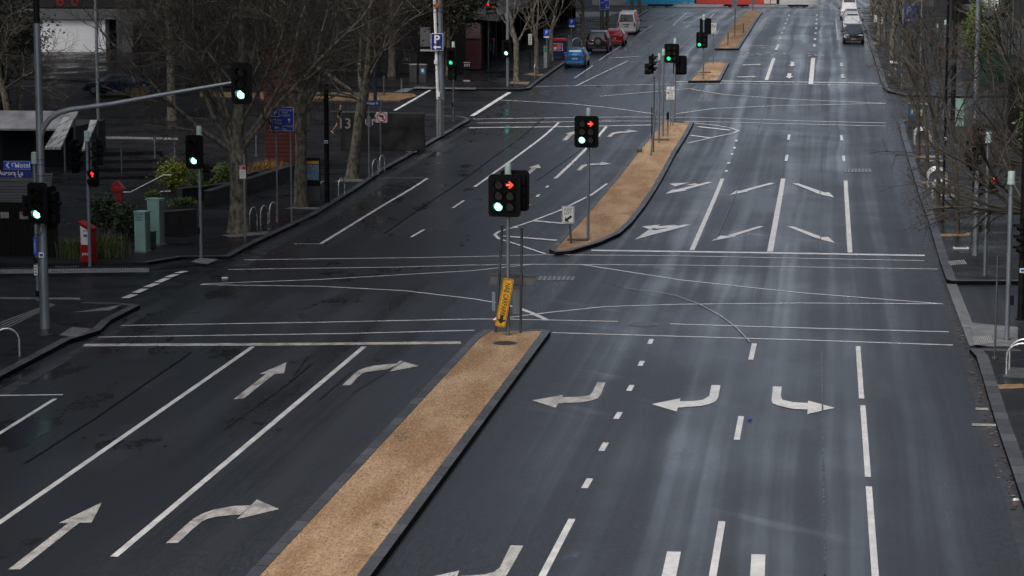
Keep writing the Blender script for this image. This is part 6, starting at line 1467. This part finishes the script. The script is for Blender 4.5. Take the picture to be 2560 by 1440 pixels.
mid.location = P(752, 516, .13); mid['label'] = 'second bare plane tree with a straight spotted trunk beside the map panel'; mid['group'] = 'plane trees on the left footpath'
tr = [((0, 0, -.05), .42), ((.03, 0, .3), .34), ((.25, 0, 1.8), .28), ((.45, 0, 3.2), .30), ((.62, 0, 4.2), .30), ((.85, 0, 5.2), .2), ((.95, .1, 7), .14), ((1.0, .2, 9), .07)]
limbs = [(D(165, 35), 6, .55), (D(150, 60), 6, .6), (D(175, 12), 4, .55), (D(70, 60), 6, .7), (D(10, 55), 6, .7), (D(-60, 50), 5, .7), (D(200, 50), 5, .85), (D(-10, 35), 5, .85)]
lean = make_tree('plane_tree', 12, tr, limbs, [(7, 2.6, 47, .03), (7, 1.4, 46, .0), (6, .75, 44, .0)], BARK, TWIG, 8)
lean.location = P(880, 446, .13); lean['label'] = 'leaning bare plane tree in front of the lettered granite wall'; lean['group'] = 'plane trees on the left footpath'
dup(mid, P(-190, 560, .13), R(70), 'bare tree whose branches reach in from the left edge above the hoarding', 'bare trees around the plaza', 1.0)
dup(mid, P(430, 300, .13), R(140), 'bare plaza tree behind the long signal arm', 'bare trees around the plaza', 1.0)
dup(lean, P(30, 345, .13), R(200), 'bare tree crossing in front of the white wall at upper left', 'bare trees around the plaza', .72)
dup(mid, P(700, 215, .13), R(30), 'bare tree across Village Street above the ochre island', 'bare trees around the plaza', .9)
dup(lean, P(980, 190, .13), R(100), 'bare tree in front of the dark cafe screens', 'bare trees around the plaza', .9)
# slender forked street trees
tr = [((0, 0, -.05), .26), ((0, 0, .25), .2), ((0, 0, 1.4), .17), ((0, 0, 2.5), .19), ((-.3, 0, 3.6), .12), ((-.6, .1, 5.5), .08), ((-.7, .1, 7.5), .04)]
limbs = [(D(20, 62), 5, .45), (D(170, 58), 4.5, .5), (D(90, 55), 4, .6), (D(-60, 60), 4, .6), (D(200, 62), 3.5, .75), (D(30, 50), 3.5, .8)]
fork = make_tree('forked_street_tree', 21, tr, limbs, [(5, 1.8, 42, .03), (4, .9, 42, .0), (3, .5, 40, 0)], BARK, TWIG, 4)
fl = [((1291, 206), 'forked bare tree on the sandy patch at the far left corner', 1.15, 0), ((1341, 186), 'forked bare tree left of the ticket machine', 1.0, 60), ((1378, 152), 'forked bare tree behind the blue skip bin', 1.0, 200), ((1455, 118), 'bare street tree beside the black four wheel drive', 1.0, 120), ((1505, 78), 'bare street tree behind the red car', 1.0, 300), ((1580, 42), 'thick bare trunk beyond the white van', 1.05, 45), ((1598, 34), 'bare trunk close to the blue end of the tram', 1.05, 160), ((1518, 70), 'bare trunk behind the large blue lane sign', 1.0, 250)]
for i, (px, lab, s_, rz) in enumerate(fl):
    b = P(*px, .13)
    if i == 0: fork.location = b; fork.scale = (s_,) * 3; fork['label'] = lab; fork['group'] = 'bare street trees on the far left'
    else: dup(fork, b, R(rz), lab, 'bare street trees on the far left', s_)
for px, lab, s_, rz in (((2196, 112), 'bare trunk nearest the black car on the right', 1.0, 20), ((2211, 104), 'bare trunk just right of the one nearest the black car', 1.05, 150), ((2229, 190), 'bare trunk directly behind the overflowing bin', 1.1, 260), ((2186, 66), 'bare trunk beside the white cars on the right', 1.0, 90), ((2178, 40), 'farthest bare trunk on the right footpath', 1.0, 190)):
    dup(fork, P(*px, .13), R(rz), lab, 'bare street trees on the far right', s_)
# slim leaning trees on the right footpath
tr = [((0, 0, -.05), .12), ((-.02, 0, 1.2), .10), ((-.12, 0, 2.6), .09), ((-.35, .05, 4.2), .075), ((-.75, .1, 6), .055), ((-1.0, .2, 8), .03)]
limbs = [(D(150, 55), 3.2, .4), (D(40, 55), 3, .5), (D(220, 50), 3, .6), (D(-40, 55), 3, .6), (D(100, 60), 3, .75), (D(170, 45), 2.5, .8), (D(0, 50), 2.5, .8)]
slim = make_tree('slender_tree', 31, tr, limbs, [(5, 1.5, 40, .03), (4, .8, 40, .0), (3, .45, 40, 0)], DTWIG, DTWIG, 6)
sl = [((2393, 585), 'slender leaning tree nearest the white cover on the right footpath', 1.0, 0), ((2345, 520), 'slender tree rising through the nearer arched bike rack', 1.0, 30), ((2318, 455), 'slender tree beside the far pale bench', 1.0, -30), ((2296, 391), 'slender tree at the far sandy strip by the bins', 1.0, 60)]
for i, (px, lab, s_, rz) in enumerate(sl):
    b = P(*px, .13)
    if i == 0: slim.location = b; slim['label'] = lab; slim['group'] = 'slender trees on the right footpath'
    else: dup(slim, b, R(rz), lab, 'slender trees on the right footpath', s_)
# near tree reaching in from the right edge
tr = [((0, 0, -.05), .22), ((0, 0, 1.5), .17), ((-.1, 0, 3), .16), ((-.1, .1, 4.6), .12), ((-.2, .1, 6.5), .07), ((-.2, .1, 8), .04)]
limbs = [(D(176, 18), 4.2, .4), (D(160, 30), 4.2, .5), (D(200, 28), 4.0, .5), (D(178, 40), 4.0, .6), (D(120, 35), 4, .5), (D(190, 8), 3.4, .45), (D(165, 50), 3.6, .7), (D(80, 45), 4, .6), (D(-90, 40), 3, .6), (D(10, 40), 4, .6), (D(215, 50), 3.4, .7), (D(150, 10), 3.4, .4), (D(176, -6), 3.6, .4), (D(158, -2), 3.4, .45)]
nr = make_tree('overhanging_tree', 44, tr, limbs, [(6, 1.9, 38, .03), (4, 1.0, 38, .02), (2, .55, 40, .02)], DTWIG, DTWIG, 18, .3)
nr.location = Vector((7.35, 84, .13)); nr['label'] = 'bare tree reaching in from the right edge with long thin branches'; 
dup(nr, Vector((9.3, 104, .13)), R(-25), 'bare tree behind the first overhanging one on the right, close to the black columns', None, .95)
# leaves: clumps of small faces
def leafmass(rn, c, rad, n, size, clumps=10, m=None, flat=1.0):
    m = m or MB(); cs = []
    for i in range(clumps):
        while True:
            v = Vector((rn.uniform(-1, 1), rn.uniform(-1, 1), rn.uniform(-1, 1)))
            if v.length < 1: break
        cs.append((Vector(c) + Vector((v.x * rad[0], v.y * rad[1], v.z * rad[2])) * .75, rn.uniform(.25, .5)))
    for i in range(n):
        cc, k = cs[rn.randrange(clumps)]; p = cc + Vector((rn.gauss(0, rad[0] * k * .6), rn.gauss(0, rad[1] * k * .6), rn.gauss(0, rad[2] * k * .6)))
        a = Vector((rn.gauss(0, 1), rn.gauss(0, 1), rn.gauss(0, .6))).normalized(); b_ = a.orthogonal().normalized(); b_ = rot_about(b_, a, rn.uniform(0, 6)); s_ = size * rn.uniform(.6, 1.4)
        m.add([p - a * s_, p + b_ * s_ * .45, p + a * s_, p - b_ * s_ * .45], [(0, 1, 2, 3)])
    return m
def shrub(name, label, px, w, d, H, n, size, mat, seed, h=.13, cat='shrub', group=None, clumps=14):
    rn = random.Random(seed); b = P(*px, h); t = thing(name, label, cat, b, 0, group)
    leafmass(rn, (0, 0, H * .55), (w / 2, d / 2, H * .5), n, size, clumps).build('foliage', mat, t)
    m = MB()
    for i in range(7): m.tube([(rn.uniform(-w * .1, w * .1), rn.uniform(-.1, .1), -.05), (rn.uniform(-w * .35, w * .35), rn.uniform(-d * .3, d * .3), H * .6)], [.02, .008], 4)
    m.build('stems', TWIG, t); return t
shrub('broad_shrub', 'bright yellow green shrub behind the stair handrails', (432, 482), 1.9, 1.6, 1.7, 3800, .075, LEAFY, 1); shrub('broad_shrub', 'greyer green shrub just right of the bright one', (500, 486), 1.7, 1.5, 1.3, 2600, .07, LEAFG, 2)
shrub('broad_shrub', 'small green shrub behind the first kerbside signal', (545, 470), 1.5, 1.2, 1.3, 1600, .07, LEAFG, 3); shrub('broad_shrub', 'dark green shrub left of the shorter pale cabinet', (325, 600), 1.6, 1.4, 1.5, 2600, .075, LEAFD, 4)
shrub('broad_shrub', 'dark shrub below the red pillar stand', (262, 590), 1.8, 1.5, 1.7, 2800, .08, LEAFD, 5); shrub('broad_shrub', 'low row of green leaves on the terrace behind the tall cabinet', (455, 520), 1.6, .6, .5, 1200, .06, LEAFG, 6)
shrub('broad_shrub', 'low green leaves at the foot of the stairs', (385, 500), 1.0, .6, .5, 700, .05, LEAFG, 8)
def tussock(label, px, w, H, n, mat, seed, h=.13):
    rn = random.Random(seed); b = P(*px, h); m = MB()
    for i in range(n):
        p = Vector((rn.gauss(0, w * .22), rn.gauss(0, w * .2), 0)); a = rn.uniform(0, 6.28); L = H * rn.uniform(.6, 1.15); sp = rn.uniform(.1, .55) * L
        q = p + Vector((math.cos(a) * sp * .4, math.sin(a) * sp * .4, L * .65)); e = p + Vector((math.cos(a) * sp, math.sin(a) * sp, L * rn.uniform(.7, 1))); wv = Vector((-math.sin(a), math.cos(a), 0)) * .012
        m.add([p - wv, p + wv, q + wv * .8, q - wv * .8, e], [(0, 1, 2, 3), (3, 2, 4)])
    o = m.build('grass_tussock', mat); o.location = b; tag(o, label, 'grass', 'grass tussocks in the planters')
for i, (px, w, H, mat, lab) in enumerate((((272, 640), 1.5, 1.0, GRASSD, 'tall green grass tussock just right of the white and red stand'), ((192, 645), 1.3, .9, GRASSD, 'green grass tussock between the mast arm pole and the red stand'), ((560, 455), 1.4, 1.0, STRAW, 'straw coloured tussock left of the largest plane trunk'), ((650, 448), 1.5, 1.0, STRAW, 'straw coloured tussock right of the small parking restriction sign'), ((676, 440), 1.3, .95, STRAW, 'straw coloured tussock against the red mesh tower'), ((665, 455), 1.2, .7, GRASSD, 'greenish tussock in front of the straw coloured ones'), ((1598, 381), .5, .28, GRASSD, 'small weed tuft on the edge of the curved median'))):
    tussock(lab, px, w, H, 420 if w > .6 else 60, mat, i + 50, .13)
def leafy_tree(name, label, px, trunk_h, rad, cz, n, size, mat, seed, h=.13, clumps=30, group=None):
    rn = random.Random(seed); b = P(*px, h); t = thing(name, label, 'tree', b, 0, group); m = MB().tube([(0, 0, -.05), (.05, 0, trunk_h * .6), (0, .1, cz)], [.22, .16, .06], 8)
    for i in range(9):
        a = i * .7; m.tube([(0, 0, trunk_h * (.6 + .05 * i)), (math.cos(a) * rad[0] * .6, math.sin(a) * rad[1] * .6, cz + rn.uniform(-.3, .5) * rad[2])], [.07, .02], 5)
    m.build('trunk', BARK, t); leafmass(rn, (0, 0, cz), rad, n, size, clumps).build('crown', mat, t); return t
leafy_tree('evergreen_tree', 'dark leafy tree in front of the white wall at upper left', (50, 300), 4, (2.6, 2.0, 2.6), 6.0, 3600, .12, LEAFD, 61, clumps=30)
leafy_tree('evergreen_tree', 'dark olive evergreen behind the tall parking pole', (1120, 190), 4, (4.0, 3, 3.0), 6.0, 7000, .14, M('olive_leaves', (.03, .028, .010), .6, var=.5), 62, clumps=40)
leafy_tree('evergreen_tree', 'dark evergreen at the far left edge of the plaza', (-40, 330), 3, (2.4, 2.5, 3.5), 5, 3500, .13, LEAFD, 63, clumps=30)
# green wall of foliage on the right
def hedge(label, x, y, z, w, d, H, seed, mat=None, n=5200):
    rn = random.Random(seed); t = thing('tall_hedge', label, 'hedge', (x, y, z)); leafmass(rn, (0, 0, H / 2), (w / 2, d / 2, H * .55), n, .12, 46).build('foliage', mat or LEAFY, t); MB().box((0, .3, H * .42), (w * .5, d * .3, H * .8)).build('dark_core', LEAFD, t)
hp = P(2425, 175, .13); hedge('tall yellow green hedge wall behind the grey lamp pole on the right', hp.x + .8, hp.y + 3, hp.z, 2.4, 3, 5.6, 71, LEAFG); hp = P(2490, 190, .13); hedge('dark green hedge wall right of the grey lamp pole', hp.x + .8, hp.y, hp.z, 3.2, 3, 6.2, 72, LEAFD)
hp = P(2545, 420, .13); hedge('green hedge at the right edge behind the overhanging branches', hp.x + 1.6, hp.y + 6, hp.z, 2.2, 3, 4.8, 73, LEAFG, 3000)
# weeds flat on the gravel of the nearest median
for lab, px, seed in (('patch of low green weeds on the nearest median gravel', (945, 1311), 5), ('patch of low yellowish weeds near the right kerb of the nearest median', (1152, 1043), 6)):
    rn = random.Random(seed); b = P(*px, .135); m = MB()
    for i in range(70):
        p = Vector((rn.gauss(0, .11), rn.gauss(0, .16), rn.uniform(0, .03))); a = rn.uniform(0, 6.3); s_ = rn.uniform(.015, .035)
        m.add([p, p + Vector((s_ * math.cos(a), s_ * math.sin(a), .01)), p + Vector((2 * s_ * math.cos(a + .4), 2 * s_ * math.sin(a + .4), .0)), p + Vector((s_ * math.cos(a + .8), s_ * math.sin(a + .8), .01))], [(0, 1, 2, 3)])
    o = m.build('weeds', M('weed_green', (.20, .20, .05), .7, var=.4)); o.location = b; o['kind'] = 'stuff'; o['label'] = lab
# ================================================================== LIGHT
w = bpy.data.worlds.new('World'); bpy.context.scene.world = w; w.use_nodes = True; nt = w.node_tree
bg = nt.nodes['Background']; sky = N(nt, 'ShaderNodeTexSky', sky_type='NISHITA'); sky.sun_disc = False
SUN_EL, SUN_AZ = 52, 212      # degrees; azimuth from the street's direction, clockwise
sky.sun_elevation = R(SUN_EL); sky.sun_rotation = R(SUN_AZ); sky.air_density = 1.0; sky.dust_density = 4.0; sky.ozone_density = 1.2
hs = N(nt, 'ShaderNodeHueSaturation'); hs.inputs['Saturation'].default_value = .58
nt.links.new(sky.outputs[0], hs.inputs['Color']); nt.links.new(hs.outputs[0], bg.inputs['Color'])
bg.inputs['Strength'].default_value = .11
sd = bpy.data.lights.new('sun', 'SUN'); sd.energy = .8; sd.angle = R(25); sd.color = (1, .96, .9)
so = bpy.data.objects.new('sun', sd); C.objects.link(so)
d = Vector((math.sin(R(SUN_AZ)) * math.cos(R(SUN_EL)), math.cos(R(SUN_AZ)) * math.cos(R(SUN_EL)), math.sin(R(SUN_EL))))
so.rotation_euler = d.to_track_quat('Z', 'Y').to_euler()
vs_ = bpy.context.scene.view_settings; vs_.view_transform = 'Standard'; vs_.look = 'None'; vs_.exposure = .8; vs_.gamma = 1
sc = bpy.context.scene; sc.cycles.max_bounces = 6; sc.cycles.use_denoising = True
